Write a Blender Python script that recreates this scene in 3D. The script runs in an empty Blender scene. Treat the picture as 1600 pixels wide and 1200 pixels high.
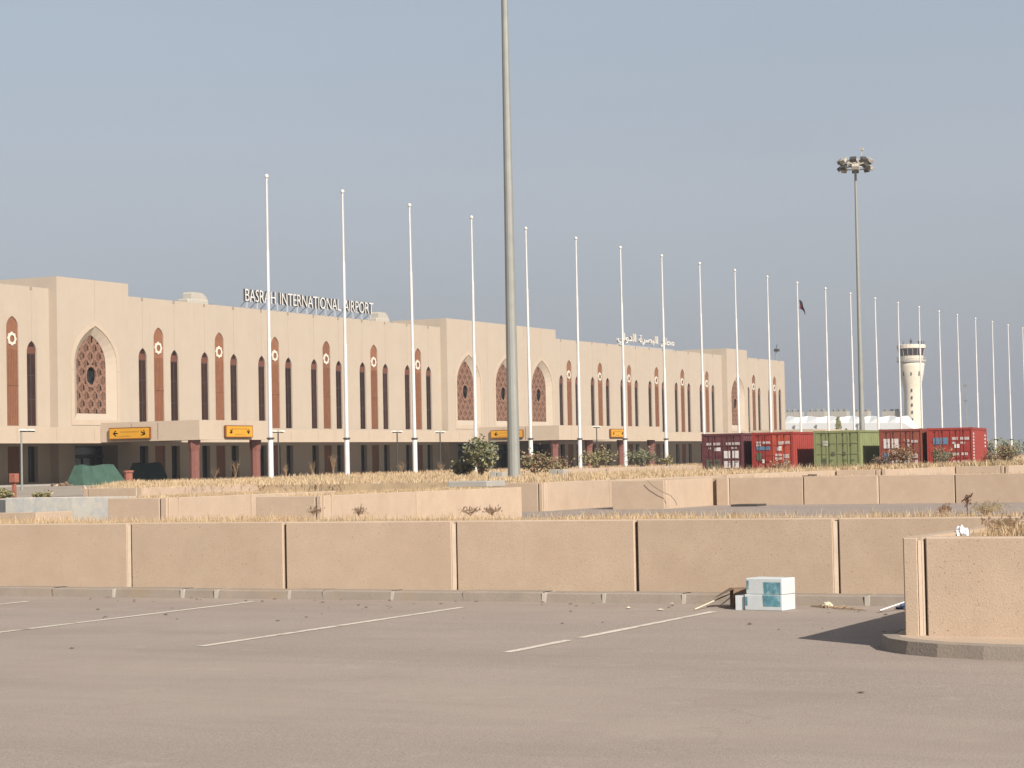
import bpy, bmesh, math, random
from mathutils import Vector, Matrix
random.seed(7)
S = bpy.context.scene
COL = S.collection
# ---------------------------------------------------------------- camera, sky, sun, exposure
TH, PIT, ROL, FPX = .4579, .035961, .02019, 3385.6
cam = bpy.data.cameras.new('camera'); cam_o = bpy.data.objects.new('camera', cam); COL.objects.link(cam_o)
cam.sensor_width = 36; cam.lens = FPX/1600*36; cam.clip_start = .5; cam.clip_end = 20000
M = Matrix.Rotation(TH, 4, 'Z') @ Matrix.Rotation(math.pi/2+PIT, 4, 'X') @ Matrix.Rotation(-ROL, 4, 'Z')
cam_o.matrix_world = Matrix.Translation((0, 0, 1.6)) @ M
S.camera = cam_o
SUN = Vector((1.23, -.81, .93)).normalized()
el = math.asin(SUN.z); az = math.atan2(SUN.x, SUN.y)
W = bpy.data.worlds.new('World'); S.world = W; W.use_nodes = True
nt = W.node_tree; nt.nodes.clear()
def N(t, ty, **k):
    n = t.nodes.new(ty)
    for a, b in k.items(): setattr(n, a, b)
    return n
out = N(nt, 'ShaderNodeOutputWorld'); bg1 = N(nt, 'ShaderNodeBackground'); bg2 = N(nt, 'ShaderNodeBackground'); ad = N(nt, 'ShaderNodeAddShader')
sky = N(nt, 'ShaderNodeTexSky', sky_type='NISHITA', sun_disc=False, sun_elevation=el, sun_rotation=az, dust_density=5, air_density=1, ozone_density=1)
bg1.inputs[1].default_value = .01
nt.links.new(sky.outputs[0], bg1.inputs[0])
tc = N(nt, 'ShaderNodeTexCoord'); sx = N(nt, 'ShaderNodeSeparateXYZ'); rp = N(nt, 'ShaderNodeValToRGB')
nt.links.new(tc.outputs['Generated'], sx.inputs[0]); nt.links.new(sx.outputs[2], rp.inputs[0])
SKY = [(0, (.158, .168, .182)), (.045, (.168, .178, .194)), (.127, (.180, .194, .218)), (.2, (.163, .187, .217)), (.32, (.145, .158, .18)), (1, (.115, .13, .155))]
e = rp.color_ramp.elements; e[0].position = SKY[0][0]; e[0].color = (*SKY[0][1], 1); e[1].position = 1; e[1].color = (*SKY[-1][1], 1)
for p, c in SKY[1:-1]:
    q = e.new(p); q.color = (*c, 1)
nz = N(nt, 'ShaderNodeTexNoise'); nz.inputs['Scale'].default_value = 2.2; nz.inputs['Detail'].default_value = 4
mpn = N(nt, 'ShaderNodeMapping'); mpn.inputs['Scale'].default_value = (1, 1, 5)
nt.links.new(tc.outputs['Generated'], mpn.inputs[0]); nt.links.new(mpn.outputs[0], nz.inputs['Vector'])
mr = N(nt, 'ShaderNodeMapRange'); mr.inputs[1].default_value = .3; mr.inputs[2].default_value = .7; mr.inputs[3].default_value = .965; mr.inputs[4].default_value = 1.04
nt.links.new(nz.outputs[0], mr.inputs[0])
vm = N(nt, 'ShaderNodeVectorMath', operation='SCALE'); nt.links.new(rp.outputs[0], vm.inputs[0])
ma = N(nt, 'ShaderNodeMapRange'); ma.inputs[1].default_value = -.6; ma.inputs[2].default_value = -.2; ma.inputs[3].default_value = 1.02; ma.inputs[4].default_value = .97
nt.links.new(sx.outputs[0], ma.inputs[0]); mm_ = N(nt, 'ShaderNodeMath', operation='MULTIPLY'); nt.links.new(ma.outputs[0], mm_.inputs[0]); nt.links.new(mr.outputs[0], mm_.inputs[1]); nt.links.new(mm_.outputs[0], vm.inputs['Scale'])
nt.links.new(vm.outputs[0], bg2.inputs[0]); bg2.inputs[1].default_value = 1
nt.links.new(bg1.outputs[0], ad.inputs[0]); nt.links.new(bg2.outputs[0], ad.inputs[1]); nt.links.new(ad.outputs[0], out.inputs[0])
sl = bpy.data.lights.new('sun', 'SUN'); sl.energy = 3.4; sl.angle = math.radians(.6); sl.color = (1, .945, .865)
so = bpy.data.objects.new('sun', sl); COL.objects.link(so); so.rotation_euler = SUN.to_track_quat('Z', 'Y').to_euler()
S.view_settings.view_transform = 'Standard'; S.view_settings.look = 'None'; S.view_settings.exposure = 1.18; S.view_settings.gamma = 1
# ---------------------------------------------------------------- materials
def mat(name, col, rough=.9, orand=0, var=.08, vs=1.0, spots=None, bump=0, bs=60, spec=.3, metal=0, stain=None, streak=False, dark=None):
    m = bpy.data.materials.new(name); m.use_nodes = True; t = m.node_tree; b = t.nodes['Principled BSDF']
    b.inputs['Roughness'].default_value = rough; b.inputs['Specular IOR Level'].default_value = spec; b.inputs['Metallic'].default_value = metal
    co = N(t, 'ShaderNodeTexCoord'); geo = N(t, 'ShaderNodeNewGeometry')
    pos = geo.outputs['Position']
    if streak:
        mp = N(t, 'ShaderNodeMapping'); mp.inputs['Scale'].default_value = (1, 1, .15); t.links.new(pos, mp.inputs[0]); pos = mp.outputs[0]
    n1 = N(t, 'ShaderNodeTexNoise'); n1.inputs['Scale'].default_value = vs; n1.inputs['Detail'].default_value = 6; n1.inputs['Roughness'].default_value = .6
    t.links.new(pos, n1.inputs['Vector'])
    r = N(t, 'ShaderNodeMapRange'); r.inputs[1].default_value = .3; r.inputs[2].default_value = .7; r.inputs[3].default_value = 1-var; r.inputs[4].default_value = 1+var
    t.links.new(n1.outputs[0], r.inputs[0])
    v = N(t, 'ShaderNodeVectorMath', operation='SCALE'); v.inputs[0].default_value = col; t.links.new(r.outputs[0], v.inputs['Scale'])
    c = v.outputs[0]
    def mix(fac, c2, src):
        mx = N(t, 'ShaderNodeMix', data_type='RGBA'); t.links.new(fac, mx.inputs[0]); t.links.new(src, mx.inputs[6])
        mx.inputs[7].default_value = (*c2, 1); return mx.outputs[2]
    if spots:      # (scale, threshold, colour)
        for sc_, th_, cc in spots:
            vo = N(t, 'ShaderNodeTexNoise'); vo.inputs['Scale'].default_value = sc_; vo.inputs['Detail'].default_value = 1
            t.links.new(geo.outputs['Position'], vo.inputs['Vector'])
            q = N(t, 'ShaderNodeMapRange'); q.inputs[1].default_value = th_; q.inputs[2].default_value = th_+.05
            t.links.new(vo.outputs[0], q.inputs[0]); c = mix(q.outputs[0], cc, c)
    if stain:      # (scale, lo, hi, colour, amount)
        for s_ in stain:
            vo = N(t, 'ShaderNodeTexNoise'); vo.inputs['Scale'].default_value = s_[0]; vo.inputs['Detail'].default_value = 7; vo.inputs['Roughness'].default_value = .65
            mp = N(t, 'ShaderNodeMapping'); mp.inputs['Location'].default_value = (s_[0]*3.1, 7, 2); mp.inputs['Scale'].default_value = s_[5] if len(s_) > 5 else (1, 1, 1)
            t.links.new(geo.outputs['Position'], mp.inputs[0]); t.links.new(mp.outputs[0], vo.inputs['Vector'])
            q = N(t, 'ShaderNodeMapRange'); q.inputs[1].default_value = s_[1]; q.inputs[2].default_value = s_[2]; q.inputs[4].default_value = s_[4]
            t.links.new(vo.outputs[0], q.inputs[0]); c = mix(q.outputs[0], s_[3], c)
    if orand:
        oi = N(t, 'ShaderNodeObjectInfo'); q = N(t, 'ShaderNodeMapRange'); q.inputs[3].default_value = 1-orand; q.inputs[4].default_value = 1+orand
        t.links.new(oi.outputs['Random'], q.inputs[0]); v2 = N(t, 'ShaderNodeVectorMath', operation='SCALE'); t.links.new(c, v2.inputs[0]); t.links.new(q.outputs[0], v2.inputs['Scale']); c = v2.outputs[0]
    t.links.new(c, b.inputs['Base Color'])
    if bump:
        bn = N(t, 'ShaderNodeTexNoise'); bn.inputs['Scale'].default_value = bs; bn.inputs['Detail'].default_value = 3
        t.links.new(geo.outputs['Position'], bn.inputs['Vector'])
        bp = N(t, 'ShaderNodeBump'); bp.inputs['Strength'].default_value = bump; bp.inputs['Distance'].default_value = .01
        t.links.new(bn.outputs[0], bp.inputs['Height']); t.links.new(bp.outputs[0], b.inputs['Normal'])
    return m
K = {}
K['panel'] = mat('exposed aggregate concrete', (.390, .295, .216), orand=.05, var=.05, vs=3, spots=[(48, .70, (.26, .18, .12)), (120, .64, (.28, .195, .13)), (75, .72, (.48, .39, .31))],
    bump=.25, bs=80, stain=[(1.1, .48, .75, (.32, .225, .155), .5), (2.5, .55, .8, (.43, .34, .26), .35, (1, 1, .25)), (.7, .5, .7, (.36, .27, .20), .5, (1, 1, 3)), (3, .62, .75, (.28, .195, .135), .3, (2.5, 2.5, .3))])
K['facade'] = mat('peach facade concrete', (.365, .304, .240), var=.03, vs=.6, stain=[(.35, .5, .8, (.325, .255, .19), .4, (1, 1, .2)), (2, .55, .8, (.39, .33, .265), .3, (1, 1, .3)), (1.3, .58, .75, (.29, .225, .165), .35, (1.5, 1.5, .12))])
K['canopy'] = mat('canopy concrete', (.40, .32, .243), var=.03, vs=.8, stain=[(1.2, .5, .8, (.33, .25, .18), .35, (1, 1, .4))])
K['joint'] = mat('joint shadow gap', (.13, .10, .08))
K['lit_edge'] = mat('sunlit joint edge', (.47, .37, .28), var=.08, vs=6)  # pale colour stands in for sun on the groove's side face
K['seal'] = mat('facade joint seal', (.30, .23, .17))
K['tile'] = mat('brown ribbed tile', (.19, .083, .045), orand=.12, rough=.6, var=.12, vs=2)
K['dtile'] = mat('dark brown tile', (.12, .045, .03), var=.1)
K['glass'] = mat('bronze glass', (.030, .013, .010), orand=.35, rough=.35, spec=.12, var=.2, vs=.8)
K['dglass'] = mat('dark glass', (.012, .014, .016), rough=.1, spec=.5)
K['lglass'] = mat('pale door glass', (.10, .12, .14), rough=.2, spec=.6, var=.3, vs=1.3)
K['lattice'] = mat('brown lattice', (.205, .115, .08), rough=.7, var=.15, vs=3)
K['column'] = mat('red brown granite', (.16, .062, .048), rough=.45, var=.15, vs=6, spec=.5)
K['white'] = mat('white paint', (.55, .53, .50), rough=.5, var=.05, vs=2)
K['cream'] = mat('cream tile', (.52, .48, .40), rough=.6)
K['yellow'] = mat('yellow sign face', (.50, .245, .02), rough=.5, var=.05, vs=2)
K['yframe'] = mat('sign box brown', (.17, .06, .015), rough=.6)
K['black'] = mat('black paint', (.015, .012, .01), rough=.6)
K['faint'] = mat('faded sign lettering', (.30, .15, .02), rough=.6)
K['asphalt'] = mat('sun bleached asphalt', (.265, .213, .178), var=.08, vs=.35, spots=[(38, .60, (.205, .162, .135)), (26, .66, (.33, .275, .235)), (70, .62, (.18, .145, .12)), (90, .64, (.35, .30, .26))], bump=.5, bs=60,
    stain=[(.25, .42, .72, (.30, .245, .20), .8, (.5, 1.5, 1)), (.9, .5, .75, (.215, .17, .145), .5, (.5, 2, 1)), (5, .58, .75, (.19, .15, .125), .35), (2.2, .6, .72, (.34, .285, .235), .45), (.45, .52, .7, (.225, .175, .145), .55, (1, .6, 1))])
def asphalt_extra(m):
    t = m.node_tree; b = t.nodes['Principled BSDF']; src = b.inputs['Base Color'].links[0].from_socket; geo = N(t, 'ShaderNodeNewGeometry')
    wob = N(t, 'ShaderNodeTexNoise'); wob.inputs['Scale'].default_value = 1.3; wob.inputs['Detail'].default_value = 5
    t.links.new(geo.outputs['Position'], wob.inputs['Vector'])
    ad_ = N(t, 'ShaderNodeVectorMath', operation='MULTIPLY_ADD'); ad_.inputs[1].default_value = (1.6, 1.6, 0); t.links.new(wob.outputs['Color'], ad_.inputs[0]); t.links.new(geo.outputs['Position'], ad_.inputs[2])
    vo = N(t, 'ShaderNodeTexVoronoi', feature='DISTANCE_TO_EDGE'); vo.inputs['Scale'].default_value = .16; t.links.new(ad_.outputs[0], vo.inputs['Vector'])
    q = N(t, 'ShaderNodeMapRange'); q.inputs[1].default_value = .0008; q.inputs[2].default_value = .0026; q.inputs[3].default_value = .18; q.inputs[4].default_value = 0; t.links.new(vo.outputs['Distance'], q.inputs[0])
    mk = N(t, 'ShaderNodeTexNoise'); mk.inputs['Scale'].default_value = .3; t.links.new(geo.outputs['Position'], mk.inputs['Vector'])
    q2 = N(t, 'ShaderNodeMapRange'); q2.inputs[1].default_value = .5; q2.inputs[2].default_value = .6; t.links.new(mk.outputs[0], q2.inputs[0])
    mu = N(t, 'ShaderNodeMath', operation='MULTIPLY'); t.links.new(q.outputs[0], mu.inputs[0]); t.links.new(q2.outputs[0], mu.inputs[1])
    mx = N(t, 'ShaderNodeMix', data_type='RGBA'); t.links.new(mu.outputs[0], mx.inputs[0]); t.links.new(src, mx.inputs[6]); mx.inputs[7].default_value = (.12, .095, .08, 1)
    # long tyre-worn streaks across the bays
    st = N(t, 'ShaderNodeTexNoise'); st.inputs['Scale'].default_value = 1; st.inputs['Detail'].default_value = 4; mp = N(t, 'ShaderNodeMapping'); mp.inputs['Scale'].default_value = (.10, 1.1, 1); mp.inputs['Rotation'].default_value = (0, 0, -.25)
    t.links.new(geo.outputs['Position'], mp.inputs[0]); t.links.new(mp.outputs[0], st.inputs['Vector'])
    q3 = N(t, 'ShaderNodeMapRange'); q3.inputs[1].default_value = .5; q3.inputs[2].default_value = .72; q3.inputs[4].default_value = .3; t.links.new(st.outputs[0], q3.inputs[0])
    m2 = N(t, 'ShaderNodeMix', data_type='RGBA'); t.links.new(q3.outputs[0], m2.inputs[0]); t.links.new(mx.outputs[2], m2.inputs[6]); m2.inputs[7].default_value = (.21, .162, .135, 1)
    t.links.new(m2.outputs[2], b.inputs['Base Color'])
asphalt_extra(K['asphalt'])
K['sand'] = mat('dusty ground', (.26, .20, .145), var=.12, vs=.15, bump=.3, bs=8, stain=[(.05, .45, .7, (.20, .165, .13), .6)])
K['soil'] = mat('dry soil', (.35, .26, .165), var=.2, vs=1.2, bump=.8, bs=14, stain=[(.4, .45, .65, (.42, .31, .19), .8), (1.3, .5, .7, (.27, .185, .12), .6)])
K['road'] = mat('grey road', (.27, .225, .18), var=.1, vs=.3)
K['kerb'] = mat('kerb concrete', (.235, .195, .16), var=.12, vs=2.5, bump=.4, bs=50, stain=[(1.5, .5, .7, (.27, .19, .11), .5)])
K['mortar'] = mat('pale mortar', (.38, .34, .29), var=.1)
K['paint'] = mat('worn road paint', (.52, .46, .38), var=.1, stain=[(14, .56, .66, (.22, .185, .155), .9), (2.5, .60, .66, (.21, .175, .145), .9)])
K['grey'] = mat('whitewashed concrete', (.53, .50, .44), var=.10, vs=2.2, stain=[(2.6, .45, .6, (.40, .41, .41), .9), (5, .5, .66, (.55, .49, .40), .7), (3.3, .58, .7, (.30, .31, .31), .6)])
K['slab'] = mat('grey concrete', (.29, .27, .24), var=.1, vs=2)
K['grassA'] = mat('dry straw', (.41, .315, .195), var=.35, vs=1.5, rough=.8)
K['grassB'] = mat('brown straw', (.32, .21, .12), var=.35, vs=3.5, rough=.8)
K['stalk'] = mat('dead reddish stalk', (.17, .09, .06), var=.3, vs=5)
K['weedpale'] = mat('pale dead weed', (.30, .19, .12), var=.3, vs=5)
K['leaf'] = mat('dusty green leaf', (.18, .17, .085), var=.45, vs=3.5, rough=.7)
K['leaf2'] = mat('olive leaf', (.23, .19, .09), var=.4, vs=4, rough=.7)
K['leafgrey'] = mat('grey green leaf', (.15, .155, .11), var=.35, vs=3, rough=.8)
K['bark'] = mat('bark', (.12, .085, .06))
K['pole'] = mat('white flagpole paint', (.53, .52, .51), rough=.5, var=.07, vs=1.2, stain=[(2, .55, .75, (.42, .38, .33), .5, (1, 1, .3))])
K['galv'] = mat('galvanised steel', (.235, .235, .215), rough=.55, metal=.25, var=.08, vs=1.5)
K['dark'] = mat('dark metal', (.05, .045, .04), rough=.5)
K['lampw'] = mat('lamp head white', (.55, .52, .46), rough=.4)
K['maroon'] = mat('maroon container', (.095, .030, .034), rough=.55, var=.15, vs=1.2, stain=[(2, .55, .75, (.10, .04, .025), .5, (1, 1, .3))])
K['red'] = mat('red container', (.235, .032, .024), rough=.5, var=.1, vs=1.2, stain=[(2, .55, .75, (.20, .045, .03), .6, (1, 1, .3)), (6, .56, .7, (.16, .06, .045), .5)])
K['red_sunlit'] = mat('sunlit red container', (.34, .06, .034), rough=.5, var=.1, vs=1.2, stain=[(2, .55, .75, (.26, .06, .035), .5, (1, 1, .3))])  # sun on one door put into a lighter copy of the red
K['rust'] = mat('rusty red container', (.20, .055, .036), rough=.6, var=.15, vs=1.2, stain=[(2, .5, .75, (.16, .06, .04), .6, (1, 1, .3))])
K['green'] = mat('green container', (.175, .19, .085), rough=.55, var=.1, vs=1.2, stain=[(2, .55, .75, (.11, .12, .05), .5, (1, 1, .3))])
for n_, c_ in (('maroon', (.07, .03, .032)), ('red', (.13, .03, .025)), ('rust', (.12, .04, .03)), ('green', (.10, .115, .055))): K['rod_'+n_] = mat('door rod '+n_, c_, rough=.5)
K['dgreen'] = mat('dark green shade', (.06, .075, .03), rough=.6)
K['stick'] = mat('white stickers', (.50, .46, .43), rough=.6, var=.15, vs=6)
K['bluest'] = mat('blue stickers', (.08, .14, .21), rough=.6, var=.2, vs=5)
K['grst'] = mat('dull green label', (.075, .08, .05), rough=.6, var=.2, vs=5)
K['tarp'] = mat('green canvas', (.042, .085, .062), rough=.85, var=.2, vs=1.5, bump=.8, bs=3)
K['tarp_shade'] = mat('shaded green canvas', (.018, .04, .034), rough=.85, var=.2, vs=1.5)  # darker copy of the canvas, canopy shade put into its colour
K['tower'] = mat('tower cream concrete', (.60, .53, .42), var=.03, vs=.3)
K['hangar'] = mat('white hangar cladding', (.60, .60, .59), var=.03, vs=.1, rough=.6)
K['cloth'] = mat('dark red cloth', (.10, .02, .03), var=.2, vs=5)
K['clothb'] = mat('black cloth', (.02, .02, .025))
K['carton'] = mat('white carton', (.47, .49, .49), rough=.75, var=.06, vs=8, stain=[(9, .55, .75, (.40, .40, .38), .5)])
K['teal'] = mat('teal print', (.09, .22, .26), rough=.6, var=.25, vs=14, stain=[(16, .5, .65, (.35, .46, .48), .7)])
K['cardb'] = mat('brown cardboard', (.17, .11, .07), rough=.9, var=.2, vs=10)
K['litter'] = mat('litter pale', (.55, .47, .34), var=.2, vs=20)
K['stone'] = mat('small stones', (.11, .08, .06), var=.3, vs=15)
K['plastic'] = mat('white plastic sheet', (.58, .58, .60), rough=.5, var=.1, vs=10)
K['blueb'] = mat('blue rag', (.05, .07, .13), var=.4, vs=20)
K['pinkred'] = mat('faded red paint', (.24, .09, .06), var=.15, vs=4)
K['unit'] = mat('rooftop unit', (.36, .33, .28), var=.08, vs=2)
# ---------------------------------------------------------------- mesh helpers
class MB:
    def __init__(s): s.v = []; s.f = []; s.m = []; s.mi = 0
    def face(s, pts):
        n = len(s.v); s.v += [tuple(p) for p in pts]; s.f.append(tuple(range(n, n+len(pts)))); s.m.append(s.mi); return s
    def box(s, x0, x1, y0, y1, z0, z1):
        n = len(s.v); s.v += [(x, y, z) for z in (z0, z1) for x, y in ((x0, y0), (x1, y0), (x1, y1), (x0, y1))]
        for f in ((0, 3, 2, 1), (4, 5, 6, 7), (0, 1, 5, 4), (1, 2, 6, 5), (2, 3, 7, 6), (3, 0, 4, 7)):
            s.f.append(tuple(n+i for i in f)); s.m.append(s.mi)
        return s
    def tube(s, a, b, r0, r1=None, n=8, caps=True):
        r1 = r0 if r1 is None else r1; a = Vector(a); b = Vector(b); d = (b-a).normalized()
        u = d.orthogonal().normalized(); w = d.cross(u); k = len(s.v)
        for p, r in ((a, r0), (b, r1)):
            for i in range(n):
                t = 2*math.pi*i/n; s.v.append(tuple(p+u*r*math.cos(t)+w*r*math.sin(t)))
        for i in range(n):
            j = (i+1) % n; s.f.append((k+i, k+j, k+n+j, k+n+i)); s.m.append(s.mi)
        if caps:
            s.f.append(tuple(k+i for i in range(n))[::-1]); s.m.append(s.mi)
            s.f.append(tuple(k+n+i for i in range(n))); s.m.append(s.mi)
        return s
    def bar(s, a, b, w, h):      # square bar between two points
        a = Vector(a); b = Vector(b); d = (b-a).normalized(); up = Vector((0, 0, 1)) if abs(d.z) < .9 else Vector((1, 0, 0))
        u = d.cross(up).normalized()*w/2; v = u.cross(d).normalized()*h/2; k = len(s.v)
        for p in (a, b):
            for q in (u+v, u-v, -u-v, -u+v): s.v.append(tuple(p+q))
        for f in ((0, 1, 2, 3), (7, 6, 5, 4), (0, 4, 5, 1), (1, 5, 6, 2), (2, 6, 7, 3), (3, 7, 4, 0)):
            s.f.append(tuple(k+i for i in f)); s.m.append(s.mi)
        return s
    def lathe(s, prof, cx=0, cy=0, n=16, caps=True):
        k = len(s.v)
        for r, z in prof:
            for i in range(n):
                t = 2*math.pi*i/n; s.v.append((cx+r*math.cos(t), cy+r*math.sin(t), z))
        for a in range(len(prof)-1):
            for i in range(n):
                j = (i+1) % n; s.f.append((k+a*n+i, k+a*n+j, k+(a+1)*n+j, k+(a+1)*n+i)); s.m.append(s.mi)
        if caps:
            s.f.append(tuple(k+i for i in range(n))[::-1]); s.m.append(s.mi)
            q = k+(len(prof)-1)*n; s.f.append(tuple(q+i for i in range(n))); s.m.append(s.mi)
        return s
    def prism(s, poly, z0, z1):   # poly counter-clockwise xy
        n = len(poly); k = len(s.v); s.v += [(x, y, z0) for x, y in poly]+[(x, y, z1) for x, y in poly]
        s.f.append(tuple(k+i for i in range(n))[::-1]); s.m.append(s.mi); s.f.append(tuple(k+n+i for i in range(n))); s.m.append(s.mi)
        for i in range(n):
            j = (i+1) % n; s.f.append((k+i, k+j, k+n+j, k+n+i)); s.m.append(s.mi)
        return s
    def build(s, name, m, parent=None, smooth=False, bevel=0):
        o_ = Vector((0, 0, 0))
        if parent is not None:
            p = parent
            while p is not None: o_ = o_+p.location; p = p.parent
        me = bpy.data.meshes.new(name); me.from_pydata([(a-o_.x, b-o_.y, c-o_.z) for a, b, c in s.v], [], s.f)
        ms = m if isinstance(m, (list, tuple)) else [m]
        for q in ms: me.materials.append(q if not isinstance(q, str) else K[q])
        me.polygons.foreach_set('material_index', s.m)
        if smooth: me.polygons.foreach_set('use_smooth', [True]*len(s.f))
        me.update()
        if bevel:
            bm = bmesh.new(); bm.from_mesh(me); bmesh.ops.remove_doubles(bm, verts=bm.verts, dist=1e-4)
            bmesh.ops.bevel(bm, geom=bm.edges[:], offset=bevel, segments=1, affect='EDGES', clamp_overlap=True); bm.to_mesh(me); bm.free()
        o = bpy.data.objects.new(name, me); COL.objects.link(o)
        if parent is not None: o.parent = parent
        return o
def tag(o, label=None, cat=None, group=None, kind=None):
    for k, v in (('label', label), ('category', cat), ('group', group), ('kind', kind)):
        if v: o[k] = v
    return o
def thing(name, loc, label, cat, group=None):
    o = bpy.data.objects.new(name, None); COL.objects.link(o); o.location = loc; o.empty_display_size = .3
    return tag(o, label, cat, group)
def copy_tree(o, parent=None):
    c = o.copy(); COL.objects.link(c)
    if parent is not None: c.parent = parent
    for ch in list(o.children): copy_tree(ch, c)
    return c
def struct(o): o['kind'] = 'structure'; return o
def sm(a, b, x):
    t = max(0, min(1, (x-a)/(b-a))); return t*t*(3-2*t)
def gz(x, y):
    return .5*sm(75, 150, y*.897-x*.442)
ORD = ['first', 'second', 'third', 'fourth', 'fifth', 'sixth', 'seventh', 'eighth', 'ninth', 'tenth', 'eleventh', 'twelfth', 'thirteenth', 'fourteenth', 'fifteenth',
       'sixteenth', 'seventeenth', 'eighteenth', 'nineteenth', 'twentieth', 'twenty-first', 'twenty-second', 'twenty-third']
# ---------------------------------------------------------------- ground
def grid(name, xs, ys, zf, m):
    v = [(x, y, zf(x, y)) for y in ys for x in xs]; n = len(xs); f = [(j*n+i, j*n+i+1, (j+1)*n+i+1, (j+1)*n+i) for j in range(len(ys)-1) for i in range(n-1)]
    b = MB(); b.v = v; b.f = f; b.m = [0]*len(f); return b.build(name, m, smooth=True)
xs = [-4000, -2500, -1200, -600]+list(range(-400, 101, 10))+[200, 500, 1500]
ys = [-300, -100, -20]+list(range(0, 401, 10))+[500, 700, 1000, 1500, 2500, 5000]
struct(grid('ground', xs, ys, lambda x, y: gz(x, y)-.02, 'sand'))
struct(grid('parking_lot', list(range(-90, 61, 5)), list(range(-15, 116, 5)), lambda x, y: gz(x, y)-.004+.004, 'asphalt'))
# painted bay lines
pl = MB()
for x, y0, y1 in ((-20.25, 16.2, 21.6), (-17.25, 16.2, 21.4), (-14.24, 16.25, 21.85), (-11.18, 16.25, 21.35), (-8.16, 16.35, 17.6), (-8.16, 17.85, 21.2), (-23.3, 16.2, 21.5)):
    n = 14
    for i in range(n):
        a = y0+(y1-y0)*i/n; b = y0+(y1-y0)*(i+1)/n; w0 = .045+random.uniform(-.006, .006)
        pl.face([(x-w0, a, .004), (x+w0, a, .004), (x+w0, b, .004), (x-w0, b, .004)])
struct(pl.build('bay_markings', 'paint'))
# terminal road and pavement
rd = grid('terminal_road', [-103.5+i*2.9 for i in range(12)], list(range(90, 341, 5)), lambda x, y: gz(x, y)+.012, 'road'); struct(rd)
pv = MB(); pv.box(-120, -103.8, 100, 325, .2, .62); struct(pv.build('pavement', 'slab'))
# ---------------------------------------------------------------- panel walls
def panel_wall(par, a, b, z0, z1, joints=None, alt=0, th=.16, mt='panel', fwd=1, step=2.33, jmat='joint'):
    """panels along segment a-b (xy); the outside lies to the right of a->b when fwd=1"""
    a = Vector((*a, 0)); b = Vector((*b, 0)); L = (b-a).length; d = (b-a)/L; nrm = Vector((d.y, -d.x, 0))*fwd
    if joints is None:
        k = max(1, round(L/step)); joints = [L*i/k for i in range(1, k)]
    cuts = [0]+list(joints)+[L]; res = []
    for i in range(len(cuts)-1):
        g0 = 0 if i == 0 else (.03 if (i+alt) % 2 else .055); g1 = 0 if i == len(cuts)-2 else .01
        s0, s1 = cuts[i]+g0, cuts[i+1]-g1
        mb = MB(); k = .012
        # face inset chamfer
        def P(s, o, z): p = a+d*s+nrm*o; return (p.x, p.y, z)
        dz = random.uniform(-.004, .004); do = random.uniform(-.004, .004)
        zt = z1+dz
        fr = [(s0+k, do, z0), (s1-k, do, z0), (s1-k, do, zt-k), (s0+k, do, zt-k)]
        ed = [(s0, do-k, z0), (s1, do-k, z0), (s1, do-k, zt), (s0, do-k, zt)]
        bk = [(s0, -th, z0), (s1, -th, z0), (s1, -th, zt), (s0, -th, zt)]
        F = [P(*q) for q in fr]; E_ = [P(*q) for q in ed]; B = [P(*q) for q in bk]
        fl = (lambda q: q) if fwd == 1 else (lambda q: q[::-1])
        mb.face(fl(F))
        for i0, i1 in ((1, 2), (2, 3), (3, 0)):
            mb.face(fl([F[i0], E_[i0], E_[i1], F[i1]])); mb.face(fl([E_[i0], B[i0], B[i1], E_[i1]]))
        mb.face(fl([B[1], B[0], B[3], B[2]]))
        mb.build('wall_panel', mt, par)
        if i > 0:
            q = MB(); s = cuts[i]; P0 = P(s-.01, -.07, z0); 
            c0 = P(s-.012, -.075, z0); c1 = P(s+.06, -.075, z0); c2 = P(s+.06, -.075, z1-.02); c3 = P(s-.012, -.075, z1-.02)
            q.face(fl([c0, c1, c2, c3]))
            if (i+alt) % 2 == 0:      # sunlit groove face put in as pale colour, beside a thin open gap
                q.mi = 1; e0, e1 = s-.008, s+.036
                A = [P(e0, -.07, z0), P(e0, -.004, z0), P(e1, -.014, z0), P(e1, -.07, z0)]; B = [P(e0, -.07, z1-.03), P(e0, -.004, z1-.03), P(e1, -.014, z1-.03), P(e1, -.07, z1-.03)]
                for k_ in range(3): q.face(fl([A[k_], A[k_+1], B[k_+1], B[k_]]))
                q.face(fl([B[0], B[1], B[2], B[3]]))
            q.build('joint_strip', [jmat, 'lit_edge'], par)
def wall(name, label, loc, group=None): return thing(name, (*loc, 0), label, 'wall', group)
ZT = .92
G = 'concrete planter walls'
w = wall('planter_wall', 'long low peach concrete panel wall along the back edge of the parking bays', (-12, 22.6))
js = [i*2.335-.113 for i in range(1, 16)]
panel_wall(w, (-30.53, 22.6), (7, 22.6), .0, ZT, joints=[j for j in js if j < 37], alt=0)
w = wall('planter_wall', 'nearest low concrete wall at the right edge, rounded kerb at its foot', (-3, 17.43))
panel_wall(w, (-5.04, 17.43), (9, 17.43), .0, ZT, joints=[.135, 3.5, 5.9, 8.2, 10.5, 12.8], alt=1)
panel_wall(w, (-5.04, 22.4), (-5.04, 17.44), .0, ZT, joints=[2.5], alt=1)
w = wall('planter_wall', 'whitewashed grey blotched low wall at the left edge behind the grass', (-36.5, 43.5))
panel_wall(w, (-36.2, 44.0), (-31.9, 43.5), 0, .945, joints=[], mt='grey')
panel_wall(w, (-40.5, 47.5), (-36.25, 44.05), 0, .90, joints=[], mt='grey')
w = wall('planter_wall', 'lowest short peach wall at the far left in front of the whitewashed wall', (-37, 41.5))
panel_wall(w, (-45, 41.6), (-33.3, 41.6), 0, .62, joints=[9.3])
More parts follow.
